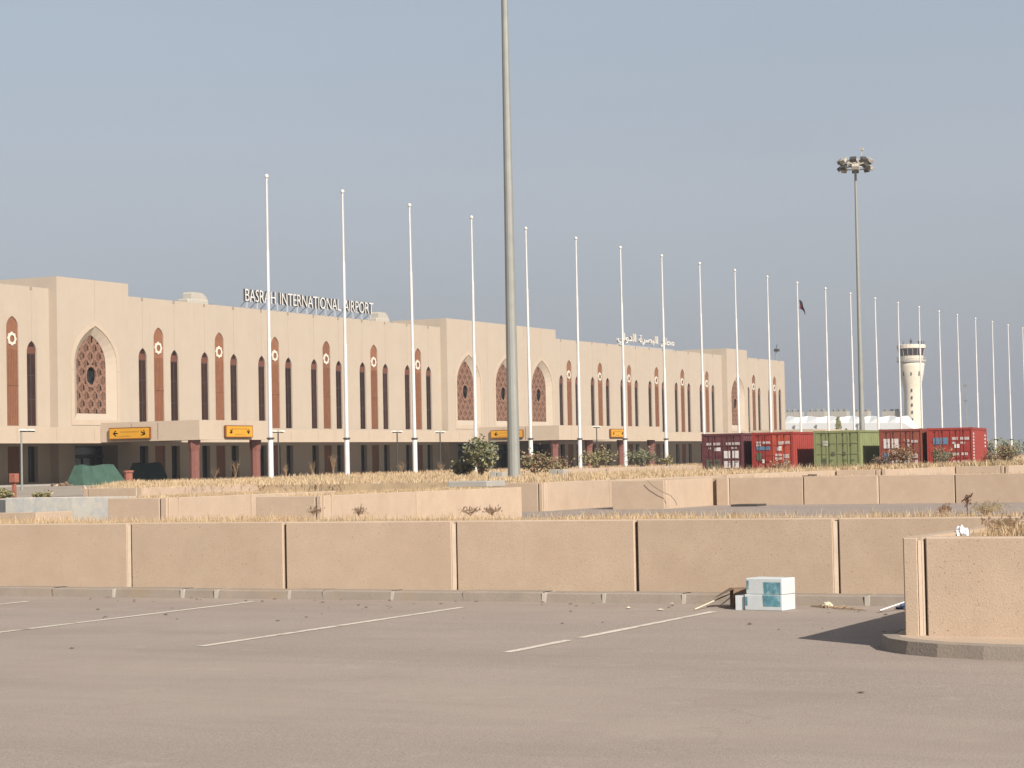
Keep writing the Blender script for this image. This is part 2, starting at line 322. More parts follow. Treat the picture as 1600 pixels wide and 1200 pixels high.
panel_wall(w, (-33.29, 41.6), (-33.29, 43), 0, .62, joints=[])
w = wall('planter_wall', 'stepped wall block right of the whitewashed wall with two close joints', (-31.5, 42.3))
panel_wall(w, (-31.7, 42.3), (-30.0, 42.3), 0, ZT, joints=[1.5], alt=0)
panel_wall(w, (-29.95, 42.35), (-29.95, 50), 0, ZT, joints=[.35, 3.5], alt=1)
w = wall('planter_wall', 'middle stepped wall block with long sunlit side below the third flagpole', (-26.5, 42.3))
panel_wall(w, (-27.5, 42.3), (-25.75, 42.3), 0, ZT, joints=[1.6], alt=0)
panel_wall(w, (-25.7, 42.35), (-25.7, 52.6), 0, ZT, joints=[.3, 4.35], alt=1)
w = wall('planter_wall', 'stepped wall corner below the tall light mast', (-30.8, 62.8))
panel_wall(w, (-32.2, 62.8), (-29.95, 62.8), 0, ZT, joints=[2.1], alt=0)
panel_wall(w, (-29.9, 62.85), (-29.9, 80), 0, ZT, joints=[.3, 5.2, 5.7, 10], alt=1)
w = wall('planter_wall', 'stepped wall block with a loose cable hanging over it', (-27.3, 64.4))
panel_wall(w, (-28.2, 64.4), (-26.4, 64.4), 0, ZT, joints=[], alt=0)
panel_wall(w, (-26.35, 64.45), (-26.35, 68.65), 0, ZT, joints=[.25], alt=1)
w = wall('planter_wall', 'plain wall run of long panels on the right below the containers', (-18, 68.7))
panel_wall(w, (-26.25, 68.7), (2, 68.7), 0, ZT, joints=[.42, 3.06, 5.6, 8.15, 10.7, 13.3, 15.9, 18.5, 21.1, 23.7], alt=1)
w = wall('planter_wall', 'short back wall with a post at its left end beside the grey road', (-49, 66))
panel_wall(w, (-50.75, 66.2), (-48.05, 66.2), .0, ZT, joints=[.2, 2.45], alt=0)
panel_wall(w, (-48, 66.25), (-48, 76), .0, ZT, joints=[.3], alt=1)
w = wall('planter_wall', 'far sunlit wall with a darker end panel in front of the green container', (-29, 88))
panel_wall(w, (-29.35, 78), (-29.35, 91.35), 0, .95, joints=[3, 6, 9], alt=1)
panel_wall(w, (-29.3, 91.4), (-27.35, 91.4), 0, .95, joints=[1.75])
w = wall('planter_wall', 'far sunlit wall in front of the two right hand red containers', (-27.1, 97))
panel_wall(w, (-27.1, 91.45), (-27.1, 103), 0, .95, joints=[3, 6, 9], alt=1)
panel_wall(w, (-27.05, 103), (-24.75, 103), 0, .95, joints=[2.15])
w = wall('planter_wall', 'farthest sunlit wall at the right edge beyond the last red container', (-24.5, 112))
panel_wall(w, (-24.5, 103.05), (-24.5, 130), 0, .95, joints=[4, 8, 12, 16, 20], alt=1)
w = wall('planter_wall', 'pale low wall at the foot of the flagpoles left of the maroon container', (-62, 140))
panel_wall(w, (-62, 131), (-62, 158), .2, 1.06, joints=[5, 10, 15, 20], alt=1)
# soil behind the walls
def soil(poly, z, name='planter_soil'):
    mb = MB(); mb.prism(poly, 0, z); return struct(mb.build(name, 'soil'))
soil([(-30.5, 22.77), (7, 22.77), (7, 24.9), (-30.5, 24.9)], .885)
soil([(-4.87, 17.6), (9, 17.6), (9, 22.5), (-4.87, 22.5)], .885)
soil([(-40.2, 47.6), (-36.15, 44.2), (-31.95, 43.7), (-31.75, 43.7), (-31.75, 50), (-40.2, 50)], .86)
soil([(-44.9, 41.8), (-33.45, 41.8), (-33.45, 43.2), (-44.9, 43.2)], .52)
soil([(-31.7, 42.47), (-30.12, 42.47), (-30.12, 50), (-31.7, 50)], .90)
soil([(-27.5, 42.47), (-25.87, 42.47), (-25.87, 52.6), (-27.5, 52.6)], .90)
soil([(-28.2, 64.57), (-26.52, 64.57), (-26.52, 70.6), (-28.2, 70.6)], .90)
soil([(-26.47, 68.87), (2, 68.87), (2, 70.6), (-26.47, 70.6)], .90)
soil([(-50.7, 66.37), (-48.17, 66.37), (-48.17, 74), (-32.2, 74), (-32.2, 62.97), (-30.07, 62.97), (-30.07, 78), (-30.4, 100), (-62, 112), (-71.5, 112), (-71.5, 97)], .90)
soil([(-30.2, 91.57), (-27.27, 91.57), (-27.27, 112), (-30.2, 112)], .90)
soil([(-29.95, 80), (-29.52, 80), (-29.52, 91.5), (-29.95, 91.5)], .90)
soil([(-27.26, 103.17), (-24.67, 103.17), (-24.67, 130), (-27.26, 130)], .90)
soil([(-72, 112), (-62.2, 112), (-62.2, 131), (-62.17, 310), (-72, 310)], .98)
# ---------------------------------------------------------------- kerbs
kb = MB(); x = -31.0
while x < -4.9:
    L = random.choice([.92, 1.0, 1.0, .45, .7])
    kb.mi = 0; zt = .11+random.uniform(-.004, .004); dy = random.uniform(-.008, .008)
    kb.face([(x, 22.3+dy, 0), (x+L, 22.3+dy, 0), (x+L, 22.315+dy, zt-.015), (x, 22.315+dy, zt-.015)])
    kb.face([(x, 22.315+dy, zt-.015), (x+L, 22.315+dy, zt-.015), (x+L, 22.335+dy, zt), (x, 22.335+dy, zt)])
    kb.face([(x, 22.335+dy, zt), (x+L, 22.335+dy, zt), (x+L, 22.6, zt), (x, 22.6, zt)])
    x += L; g = random.choice([.015, .04, .05, .06]); kb.mi = 1 if g > .02 else 0
    kb.box(x, x+g, 22.298, 22.6, 0, .106); x += g
struct(kb.build('kerb', ['kerb', 'mortar']))
cv = [(-5.04, 18.5), (-5.27, 18.25), (-5.34, 17.9), (-5.29, 17.55), (-5.13, 17.2), (-4.9, 16.95), (-4.6, 16.77), (-4.2, 16.65), (-3.6, 16.58), (-2, 16.53), (9, 16.5)]
kc = MB()
inn = []
for i, p in enumerate(cv):
    a = Vector(cv[max(0, i-1)]); b = Vector(cv[min(len(cv)-1, i+1)]); d = (b-a).normalized(); n_ = Vector((-d.y, d.x)); inn.append(Vector(p)+n_*.13)
for i in range(len(cv)-1):
    p, q = cv[i], cv[i+1]; a, b = inn[i], inn[i+1]; m1 = Vector(p).lerp(a, .18); m2 = Vector(q).lerp(b, .18)
    kc.mi = 0
    kc.face([(*p, 0), (*q, 0), (m2.x, m2.y, .105), (m1.x, m1.y, .105)][::1]); kc.face([(m1.x, m1.y, .105), (m2.x, m2.y, .105), (b.x, b.y, .115), (a.x, a.y, .115)])
kc.mi = 1
kc.face([(p.x, p.y, .112) for p in inn]+[(9, 17.5, .112), (-5.0, 17.5, .112)])
struct(kc.build('kerb', ['kerb', 'panel']))
# ---------------------------------------------------------------- terminal building
XW, XT = -110.0, -109.2
def arch_prof(sc, w, zb, zs, za, n=6):
    """profile bottom-left -> up -> apex -> down -> bottom-right as (s, z); ogee-free pointed arch"""
    h = w/2; L = [(sc-h, zb), (sc-h, zs)]
    for i in range(1, n):
        t = i/n; a = t*math.pi/2*.62
        f = (1-math.cos(a))/(1-math.cos(math.pi/2*.62)); g = math.sin(a)/math.sin(math.pi/2*.62)
        f = .6*f+.4*t*t*.9 + .04*t; f = min(f, 1)
        L.append((sc-h+h*f, zs+(za-zs)*g))
    L.append((sc, za))
    R = [(2*sc-s, z) for s, z in L[:-1]][::-1]
    return L+R
def loft(mb, A, B):
    for i in range(len(A)-1): mb.face([A[i], A[i+1], B[i+1], B[i]])
    mb.face([A[-1], A[0], B[0], B[-1]])
def facade(mb, X, s0, s1, zbot, ztop, cols, notch=True, nd=.3):
    """cols: list of (centre, width, [(zb, zs, za, depth, inset)...]) ; builds the front sheet with arched holes and reveals"""
    cur = s0
    for sc, w, ops in sorted(cols):
        h = w/2; mb.face([(X, cur, zbot), (X, sc-h, zbot), (X, sc-h, ztop), (X, cur, ztop)])
        z = zbot
        for k, (zb, zs, za, dep, ins) in enumerate(ops):
            if zb > z: mb.face([(X, sc-h, z), (X, sc+h, z), (X, sc+h, zb), (X, sc-h, zb)])
            znext = ops[k+1][0] if k+1 < len(ops) else ztop
            if za <= zs+1e-6:
                pr_ = [(sc-h, zb), (sc-h, zs), (sc+h, zs), (sc+h, zb)]; pi = [(sc-h+ins, zb+ins), (sc-h+ins, zs-ins), (sc+h-ins, zs-ins), (sc+h-ins, zb+ins)]
                mb.face([(X, sc-h, zs), (X, sc+h, zs), (X, sc+h, znext), (X, sc-h, znext)])
            else:
                pr_ = arch_prof(sc, w, zb, zs, za); pi = arch_prof(sc, w-2*ins, zb+ins*.6, zs, za-ins*.78)
                c = len(pr_)//2
                nt_ = notch and znext == ztop
                tl = [(sc, ztop-nd), (sc-.16, ztop-nd), (sc-.16, ztop), (sc-h, ztop)] if nt_ else [(sc, znext), (sc-h, znext)]
                left = pr_[1:c+1]+tl
                mb.face([(X, a, b) for a, b in left][::-1]); mb.face([(X, 2*sc-a, b) for a, b in left])
            loft(mb, [(X, a, b) for a, b in pr_], [(X-dep, a, b) for a, b in pi])
            z = znext
        cur = sc+h
    mb.face([(X, cur, zbot), (X, s1, zbot), (X, s1, ztop), (X, cur, ztop)])
bld = thing('terminal_building', (-110, 225, .6), 'long peach concrete airport terminal with pointed arch windows and canopies', 'building')
ZP = 16.28
NW, TWd = 1.22, 1.45
LOW = (.75, 3.6, 3.6, .35, 0)
blocks = [(118, 139.35, [123.2, 127.85, 132.5, 137.14], [125.5, 134.8]),
          (148.9, 205.9, [151.95+4.655*i for i in range(12)], [154.28+9.31*i for i in range(6)]),
          (233.6, 291.1, [236.65+4.625*i for i in range(12)], [238.96+9.25*i for i in range(6)]),
          (299.6, 318.4, [302.0, 306.7, 311.3, 316.0], [304.4, 313.7])]
proto = {}
def dup_part(key, dy):
    o = proto[key]; c = copy_tree(o, o.parent); c.location.y = o.location.y+dy; return c
mb = MB(); body = MB(); jt = MB()
for s0, s1, nar, tall in blocks:
    cols = [(s, NW, [LOW, (5.22, 11.1, 11.98, .15, 0)]) for s in nar]+[(s, TWd, [(.75, 3.6, 3.6, .10, 0), (5.22, 13.0, 13.84, .09, 0)]) for s in tall]
    facade(mb, XW, s0, s1, .0, ZP, cols)
    body.box(-150, -110.7, s0+(.6 if s0 > 118 else 0), s1-.01, .5, 15.95)
    # parapet merlons behind the sheet
    e_ = [s0]+[q for s in nar for q in (s-.16, s+.16)]+[s1]
    for a, b in zip(e_[::2], e_[1::2]): body.box(XW-.35, XW-.002, a, b, 15.4, ZP)
    for s in nar: jt.box(XW-.01, XW+.004, s-.02, s+.02, 12.0, ZP-.32)
    for q in range(int((s1-s0)/1)): pass
towers = [(139.35, 148.9, [144.3]), (205.9, 233.6, [210.85, 220.2, 229.5]), (291.1, 299.6, [295.4])]
ARB, ARS, ARA, ARW = 5.72, 10.4, 13.45, 5.7
for s0, s1, cs in towers:
    cols = [(c, ARW, [(.62, 3.62, 3.62, 1.6, 0), (ARB, ARS, ARA, .45, .9)]) for c in cs]
    facade(mb, XT, s0, s1, 0, 17.22, cols, notch=False)
    for s_, d in ((s0, 1), (s1, -1)):
        q = [(XT, s_, 0), (XT, s_, 17.22), (-116, s_, 17.22), (-116, s_, 0)]; mb.face(q[::-1] if d == 1 else q)
    mb.face([(XT, s0, 17.22), (XT, s1, 17.22), (-116, s1, 17.22), (-116, s0, 17.22)]); mb.face([(-116, s0, 0), (-116, s1, 0), (-116, s1, 17.22), (-116, s0, 17.22)])
    body.box(-110.95, -110.9, s0+.7, s1-.7, .5, 15)
    for c in cs: jt.box(XT-.01, XT+.004, c-.02, c+.02, 13.9, 17.2)
    if len(cs) > 1:
        for c in (215.5, 224.85): jt.box(XT-.01, XT+.004, c-.02, c+.02, 5, 17.2)
k_ = len(mb.v); mb.v += jt.v; mb.f += [tuple(i+k_ for i in f) for f in jt.f]; mb.m += [1]*len(jt.f)
mb.build('facade_wall', ['facade', 'seal'], bld)
mb2 = MB(); mb2.face([(XW, 318.4, 0), (-150, 318.4, 0), (-150, 318.4, ZP), (XW, 318.4, ZP)]); mb2.build('end_wall', 'facade', bld)
body.build('building_core', 'facade', bld)
# windows
def fill(pr_, X, name, m, par=bld):
    q = MB(); q.face([(X, a, b) for a, b in pr_][::-1]); return q.build(name, m, par)
first = True
for s0, s1, nar, tall in blocks:
    for s in nar:
        if 'nw' not in proto:
            o = fill(arch_prof(s, NW, 5.22, 11.1, 11.98), XW-.15, 'window', 'glass'); proto['nw'] = o; proto['nws'] = s
            q = MB()
            for z in (7.3, 9.2, 10.9): q.box(XW-.148, XW-.12, s-.6, s+.6, z, z+.06)
            q.box(XW-.148, XW-.11, s-.025, s+.025, 5.22, 10.9)
            q.build('window_frame', 'dark', o)
            q = MB(); q.box(XW-.148, XW-.115, s-.6, s+.6, 10.97, 11.25); q.box(XW-.148, XW-.115, s-.42, s+.42, 11.25, 11.5); q.build('arch_tile', 'dtile', o)
            o = fill([(s-.6, .75), (s-.6, 3.6), (s+.6, 3.6), (s+.6, .75)], XW-.35, 'lower_window', 'dglass'); proto['lw'] = o
            q = MB(); q.box(XW-.34, XW-.3, s-.04, s+.04, .75, 3.6); q.build('window_frame', 'dark', o)
        else:
            dup_part('nw', s-proto['nws']); dup_part('lw', s-proto['nws'])
    for s in tall:
        if 'tp' not in proto:
            pf = arch_prof(s, TWd, 5.22, 13.0, 13.84); o = fill(pf, XW-.09, 'tile_panel', 'tile'); proto['tp'] = o; proto['tps'] = s
            q = MB()
            for i in range(-3, 4): q.box(XW-.088, XW-.04, s+i*.2-.035, s+i*.2+.035, 5.22, 11.2)
            q.box(XW-.088, XW-.03, s-.72, s+.72, 8.4, 8.46)
            q.build('tile_ribs', 'tile', o)
            q = MB(); c = 12.05; n = 16
            for i in range(n):
                t0, t1 = 2*math.pi*i/n, 2*math.pi*(i+1)/n; r0 = .56 if i % 2 == 0 else .47; r1 = .47 if i % 2 == 0 else .56
                A = [(s+r0*math.sin(t0), c+r0*math.cos(t0)), (s+r1*math.sin(t1), c+r1*math.cos(t1)), (s+.28*math.sin(t1), c+.28*math.cos(t1)), (s+.28*math.sin(t0), c+.28*math.cos(t0))]
                q.face([(XW-.02, a, b) for a, b in A][::-1]); q.face([(XW-.088, A[0][0], A[0][1]), (XW-.02, A[0][0], A[0][1]), (XW-.02, A[1][0], A[1][1]), (XW-.088, A[1][0], A[1][1])])
            q.build('star_ring', 'cream', o)
            o = fill([(s-.72, .75), (s-.72, 3.6), (s+.72, 3.6), (s+.72, .75)], XW-.1, 'lower_tile_panel', 'tile'); proto['lt'] = o
        else:
            dup_part('tp', s-proto['tps']); dup_part('lt', s-proto['tps'])
# big arches with lattice
def inside(s, z, pf):
    n = len(pf); c = False; j = n-1
    for i in range(n):
        a, b = pf[i], pf[j]
        if (a[1] > z) != (b[1] > z) and s < (b[0]-a[0])*(z-a[1])/(b[1]-a[1])+a[0]: c = not c
        j = i
    return c
def big_arch(s):
    ins = .9; pin = arch_prof(s, ARW-2*ins, ARB+ins*.6, ARS, ARA-ins*.78)
    o = fill(pin, XT-.80, 'arch_window', 'dglass')
    q = MB(); z0 = ARB+ins*.6; h = ARW/2-ins; zc = 9.35
    D = .80; r = .07
    def seg(a, b, w=.10):
        n = max(1, int(math.hypot(b[0]-a[0], b[1]-a[1])/.2)); run = None
        for i in range(n+1):
            t = i/n; p = (a[0]+(b[0]-a[0])*t, a[1]+(b[1]-a[1])*t)
            ok = inside(*p, pin) and ((p[0]-s)/.7)**2+((p[1]-zc)/.82)**2 > 1
            if ok and run is None: run = p
            if (not ok or i == n) and run is not None:
                if run != p: q.bar((XT-.55, run[0], run[1]), (XT-.55, p[0], p[1]), w, .2)
                run = None
    cx = 1.12; cz = 1.5
    for i in range(-12, 13):
        a0 = s+i*cx
        seg((a0-4, 9-4*1.17), (a0+4, 9+4*1.17), .11); seg((a0-4, 9+4*1.17), (a0+4, 9-4*1.17), .06)
    for i in range(-4, 5): seg((s+i*cx/2, z0), (s+i*cx/2, 13), .035)
    for i in range(-3, 4):
        for j in range(-5, 6):
            c = (s+i*cx+(.5*cx if j % 2 else 0), 9+j*.655)
            if inside(c[0], c[1], pin) and ((c[0]-s)/1.05)**2+((c[1]-zc)/1.15)**2 > 1:
                for k in range(8):
                    t0, t1 = k*math.pi/4, (k+1)*math.pi/4; rr = .27
                    q.bar((XT-.5, c[0]+rr*math.cos(t0), c[1]+rr*math.sin(t0)), (XT-.5, c[0]+rr*math.cos(t1), c[1]+rr*math.sin(t1)), .04, .1)
    for k in range(12):   # oval ring
        t0, t1 = k*math.pi/6, (k+1)*math.pi/6
        q.bar((XT-.5, s+.74*math.cos(t0), zc+.88*math.sin(t0)), (XT-.5, s+.74*math.cos(t1), zc+.88*math.sin(t1)), .13, .2)
    q.build('lattice', 'lattice', o)
    # reveal between wall splay and glass
    q = MB(); loft(q, [(XT-.45, a, b) for a, b in pin], [(XT-.80, a, b) for a, b in pin]); q.build('window_reveal', 'lattice', o)
    # moulding band
    q = MB(); A = arch_prof(s, 6.5, 5.3, ARS, ARA+.42); B = arch_prof(s, ARW, ARB, ARS, ARA)
    for i in range(len(A)-1):
        q.face([(XT+.05, *A[i]), (XT+.05, *A[i+1]), (XT+.05, *B[i+1]), (XT+.05, *B[i])][::-1]); q.face([(XT, *A[i]), (XT, *A[i+1]), (XT+.05, *A[i+1]), (XT+.05, *A[i])])
        q.face([(XT+.05, *B[i]), (XT+.05, *B[i+1]), (XT, *B[i+1]), (XT, *B[i])])
    q.face([(XT+.05, *A[0]), (XT+.05, *B[0]), (XT+.05, *B[-1]), (XT+.05, *A[-1])]); q.face([(XT, *A[0]), (XT+.05, *A[0]), (XT+.05, *A[-1]), (XT, *A[-1])])
    q.mi = 1
    for z in (9.75,):
        q.box(XT+.04, XT+.054, s-3.25, s-2.85, z, z+.04); q.box(XT+.04, XT+.054, s+2.85, s+3.25, z, z+.04)
    q.build('arch_moulding', ['canopy', 'seal'], o)
    # shadow joint around moulding
    d_ = fill([(s-2.85, .62), (s-2.85, 3.62), (s+2.85, 3.62), (s+2.85, .62)], XT-1.59, 'entrance', 'dglass')
    q = MB(); q.box(XT-1.58, XT-1.4, s-1.7, s+1.7, 2.95, 3.45); q.build('transom_sign', 'lglass', d_)
    for k in (-1, 1):
        dd = MB(); dd.box(XT-1.58, XT-1.5, s+k*.62-.5, s+k*.62+.5, .65, 2.6); dd.build('door', 'lglass', d_)
    q = MB()
    for k in (-1.75, -1.2, 0, 1.2, 1.75): q.box(XT-1.58, XT-1.42, s+k-.05, s+k+.05, .62, 2.9)
    q.box(XT-1.58, XT-1.41, s-2.8, s+2.8, 2.65, 2.9); q.build('door_frame', 'dark', d_)
    return o, d_
for _, _, cs in towers:
    for c in cs:
        if 'ba' not in proto: proto['ba'], proto['en'] = big_arch(c); proto['bas'] = c
        else: dup_part('ba', c-proto['bas']); dup_part('en', c-proto['bas'])
# canopies
def canopy(x0, x1, s0, s1, z0, z1, joints, name, side=True):
    q = MB(); q.box(x0, x1, s0, s1, z0+.12, z1)
    q.mi = 0
    q.box(x1-.25, x1+.04, s0-.04, s1, z0, z0+.12)
    if side: q.box(x0, x1-.25, s0-.04, s0+.2, z0, z0+.12)
    q.mi = 1
    for j in joints: q.box(x1-.01, x1+.005, j-.025, j+.025, z0+.14, z1-.1)
    return q.build(name, ['canopy', 'seal'], bld)
canopy(-109.95, -104, 118, 139.3, 3.72, 4.93, [123.2+4.655*i for i in range(4)], 'canopy', False)
canopy(-109.15, -104, 139.34, 205.88, 3.78, 4.93, [151.95+4.655*i for i in range(0, 12)], 'canopy', False)
canopy(-109.15, -104, 205.92, 291, 3.84, 4.97, [236.65+4.625*i for i in range(0, 12)], 'canopy', False)
canopy(-109.15, -104, 291.1, 318, 3.86, 4.97, [302], 'canopy', False)
por = [(137.95, 147.6), (202.9, 230.4), (285.6, 306)]
for i, (a, b) in enumerate(por):
    p = canopy(-103.96, -94.7, a, b, 3.78, 5.30, [a+3.1, a+6.3][:2], 'portico_canopy')
    q = MB(); q.mi = 0
    for xx in (-98.5, -101): q.box(xx-.02, xx+.02, a-.045, a-.035, 3.95, 5.2)
    q.build('canopy_joint', 'seal', p)
    n = 2 if b-a < 15 else 4
    for k in range(n):
        s = a+.75+(b-a-1.5)*k/(n-1) if n > 2 else (a+.6, b-.5)[k]
        c = MB(); c.lathe([(.40, .5), (.40, 2.9), (.46, 3.2), (.5, 3.88)], -95.6, s, 8); c.build('column', 'column', p)
# ---------------------------------------------------------------- yellow direction signs on the porticoes
def arrow(mb, X, s, z, ang, L=.42, axis='x'):
    def P(a, b, o=0):
        ca, sa = math.cos(ang), math.sin(ang); u = a*ca-b*sa; v = a*sa+b*ca
        return (X+o, s+u, z+v) if axis == 'x' else (s+u, X-o, z+v)
    w = .05
    for pts in ([(-L/2, -w), (L/2, -w), (L/2, w), (-L/2, w)], [(L/2+.05, 0), (L/2-.2, .24), (L/2-.3, .2), (L/2-.06, -.0)], [(L/2+.05, 0), (L/2-.2, -.24), (L/2-.3, -.2), (L/2-.06, 0)]):
        f = [P(a, b) for a, b in pts]; mb.face(f); mb.face(f[::-1])
def ysign(kind, c0, c1, z0, z1, P_, label, arrows):
    o = thing('direction_sign', ((c0+c1)/2 if kind == 'side' else P_, P_ if kind == 'side' else (c0+c1)/2, z0), label, 'sign', 'yellow direction signs')
    q = MB(); t = .22; f = MB(); a_ = MB(); tx = MB()
    if kind == 'side':    # faces -y, lies along x
        q.box(c0, c1, P_-t, P_-.05, z0, z1); f.face([(c0+.07, P_-t-.004, z0+.07), (c1-.07, P_-t-.004, z0+.07), (c1-.07, P_-t-.004, z1-.07), (c0+.07, P_-t-.004, z1-.07)])
        for s, ang in arrows: arrow(a_, P_-t-.008, s, (z0+z1)/2, ang, axis='y')
        m0 = c0+.9; m1 = c1-.95
        for r, (za, l0, l1) in enumerate(((.62, .1, 1), (.25, 0, .55))):
            s = m0+(m1-m0)*l0
            while s < m0+(m1-m0)*l1-.1:
                w = random.uniform(.06, .16); tx.box(s, s+w, P_-t-.008, P_-t-.004, z0+(z1-z0)*za-.05, z0+(z1-z0)*za+.05); s += w+.05
        tx.box(m1+.1, m1+.12, P_-t-.008, P_-t-.004, z0+.1, z1-.1)
    else:
        q.box(P_+.05, P_+t, c0, c1, z0, z1); f.face([(P_+t+.004, c0+.07, z0+.07), (P_+t+.004, c1-.07, z0+.07), (P_+t+.004, c1-.07, z1-.07), (P_+t+.004, c0+.07, z1-.07)])
        for s, ang in arrows: arrow(a_, P_+t+.008, s, (z0+z1)/2, ang, .35)
        m0 = c0+.8; m1 = c1-.7
        for r, (za, l0, l1) in enumerate(((.7, 0, 1), (.25, .2, .7))):
            s = m0+(m1-m0)*l0
            while s < m0+(m1-m0)*l1-.1:
                w = random.uniform(.08, .2); tx.box(P_+t+.004, P_+t+.008, s, s+w, z0+(z1-z0)*za-.05, z0+(z1-z0)*za+.05); s += w+.06
    q.build('sign_box', 'yframe', o); f.build('sign_face', 'yellow', o); a_.build('arrow', 'black', o); tx.build('sign_text', 'faint', o)
ysign('side', -103.0, -99.1, 3.97, 4.88, 137.9, 'yellow sign with left arrow on the shaded side of the nearest portico', [(-102.35, math.pi), (-99.75, -.5)])
ysign('front', 141.2, 145.0, 3.95, 4.90, -94.66, 'yellow sign with down arrow on the sunlit front of the nearest portico', [(144.35, -math.pi/2), (141.9, -.8)])
ysign('side', -102.5, -98.7, 4.12, 4.95, 202.85, 'yellow sign with left arrow on the middle portico behind the tall light mast', [(-101.8, math.pi), (-99.3, math.pi)])
ysign('front', 215.7, 219.4, 4.05, 4.98, -94.66, 'smallest yellow sign, on the sunlit front of the middle portico', [(218.8, -math.pi/2), (216.4, -.8)])
# ---------------------------------------------------------------- roof signs
def text_mesh(body, size, ext, m, sx=1, off=0):
    c = bpy.data.curves.new('txt', 'FONT'); c.body = body; c.size = size; c.extrude = ext; c.offset = off; c.resolution_u = 3; c.space_word = 1.45; c.space_character = .97
    o = bpy.data.objects.new('txt', c); COL.objects.link(o); bpy.context.view_layer.update()
    me = bpy.data.meshes.new_from_object(o.evaluated_get(bpy.context.evaluated_depsgraph_get())); bpy.data.objects.remove(o)
    bm = bmesh.new(); bm.from_mesh(me); bmesh.ops.remove_doubles(bm, verts=bm.verts, dist=1e-4); return bm
def islands(bm):
    seen = set(); res = []
    for v in bm.verts:
        if v in seen: continue
        st = [v]; comp = []
        while st:
            q = st.pop()
            if q in seen: continue
            seen.add(q); comp.append(q); st += [e.other_vert(q) for e in q.link_edges]
        res.append(comp)
    return res
K['letterside'] = mat('letter returns', (.07, .065, .06)); K['support'] = mat('support frame', (.34, .36, .39))
def roof_sign(body, label, s0, s1, zb, H, off, merge, DZ=.22):
    o = thing('roof_sign', (XW, (s0+s1)/2, ZP), label, 'sign')
    bm = text_mesh(body, 1, .5, None, off=off)
    xs_ = [v.co.x for v in bm.verts]; ys_ = [v.co.y for v in bm.verts]; x0, x1 = min(xs_), max(xs_); y0, y1 = (0 if not merge else min(ys_)), max(ys_)
    comps = islands(bm)
    # merge overlapping islands in x for arabic
    cc = sorted(comps, key=lambda c: min(v.co.x for v in c)); groups = []
    for c in cc:
        a = min(v.co.x for v in c); b = max(v.co.x for v in c)
        if groups and a < groups[-1][1]-(.02 if merge else .0) and merge: groups[-1][0] += c; groups[-1][1] = max(b, groups[-1][1])
        else: groups.append([c, b])
    for c, _ in groups:
        st = set(c); idx = {v: i for i, v in enumerate(c)}
        q = MB()
        q.v = [(XW+.05+v.co.z*DZ, s0+(v.co.x-x0)/(x1-x0)*(s1-s0), zb+(v.co.y-y0)/(y1-y0)*H) for v in c]
        for f in bm.faces:
            if f.verts[0] in st: q.f.append(tuple(idx[v] for v in f.verts)); q.m.append(0 if abs(f.normal.z) > .7 else 1)
        q.build('letter', ['white', 'unit' if merge else 'letterside'], o)
    bm.free()
    q = MB(); n = int((s1-s0)/1.7)
    for i in range(n+1):
        s = s0+.4+(s1-s0-.8)*i/n
        q.bar((XW, s, ZP-.02), (XW, s, zb+.15), .12, .12); q.bar((XW-1.0, s, ZP-.1), (XW-.02, s, zb+.1), .05, .05)
    q.box(XW-.08, XW-.03, s0, s1, zb-.02, zb+.05)
    q.build('sign_supports', 'support', o)

roof_sign('BASRAH INTERNATIONAL AIRPORT', 'white BASRAH INTERNATIONAL AIRPORT letters standing on the terminal roof', 167.75, 191.3, 16.92, 1.13, -.004, False)
roof_sign('\uFEF2\uFEDF\uFEED\uFEAA\uFEDF\u0627 \uFE93\uFEAE\uFEBC\uFE92\uFEDF\u0627 \uFEAD\uFE8E\uFEC4\uFEE3', 'white Arabic letters standing on the far part of the terminal roof', 253.7, 272.9, 16.3, 1.6, .012, True)
# rooftop cowls
for s, lb, sc_ in ((163.0, 'wide pale ventilation cowl on the roof left of the English letters', 1.0), (196.7, 'small pale ventilation cowl on the roof right of the English letters', .85)):
    o = thing('roof_cowl', (-113, s, 15.95), lb, 'vent', 'ventilation cowls on the terminal roof')
    q = MB(); q.box(-112.9, -111.7, s-1.75*sc_, s+1.5*sc_, 15.9, 16.85); q.build('cowl_body', 'unit', o, bevel=.08)
    q = MB(); pts = [(s-1.0*sc_, 16.95), (s-1.0*sc_, 17.45), (s-.8*sc_, 17.6), (s+.8*sc_, 17.6), (s+1.4*sc_, 17.3), (s+1.7*sc_, 16.95)]
    k = len(q.v); A = [(-111.9, a, b-.1) for a, b in pts]; B = [(-112.8, a, b-.1) for a, b in pts]
    q.face(A[::-1]); q.face(B)
    for i in range(len(pts)-1): q.face([A[i], A[i+1], B[i+1], B[i]])
    q.build('cowl_hood', 'unit', o)
    q = MB(); q.box(-111.7, -111.35, s+1.2*sc_, s+1.5*sc_, 15.9, 16.5); q.build('cowl_outlet', 'dark', o)
o = thing('roof_floodlight', (-111, 322.7-4.9, 16), 'small dark floodlight on a post at the far end of the terminal roof', 'light')
q = MB(); q.tube((-111, 317.6, 15.9), (-111, 317.6, 17.9), .08); q.build('post', 'galv', o)
q = MB(); q.box(-111.2, -110.6, 317.2, 318.1, 17.8, 18.2); q.bar((-111, 317.6, 18.2), (-111, 318.2, 18.9), .08, .08); q.build('lamp_head', 'dark', o)
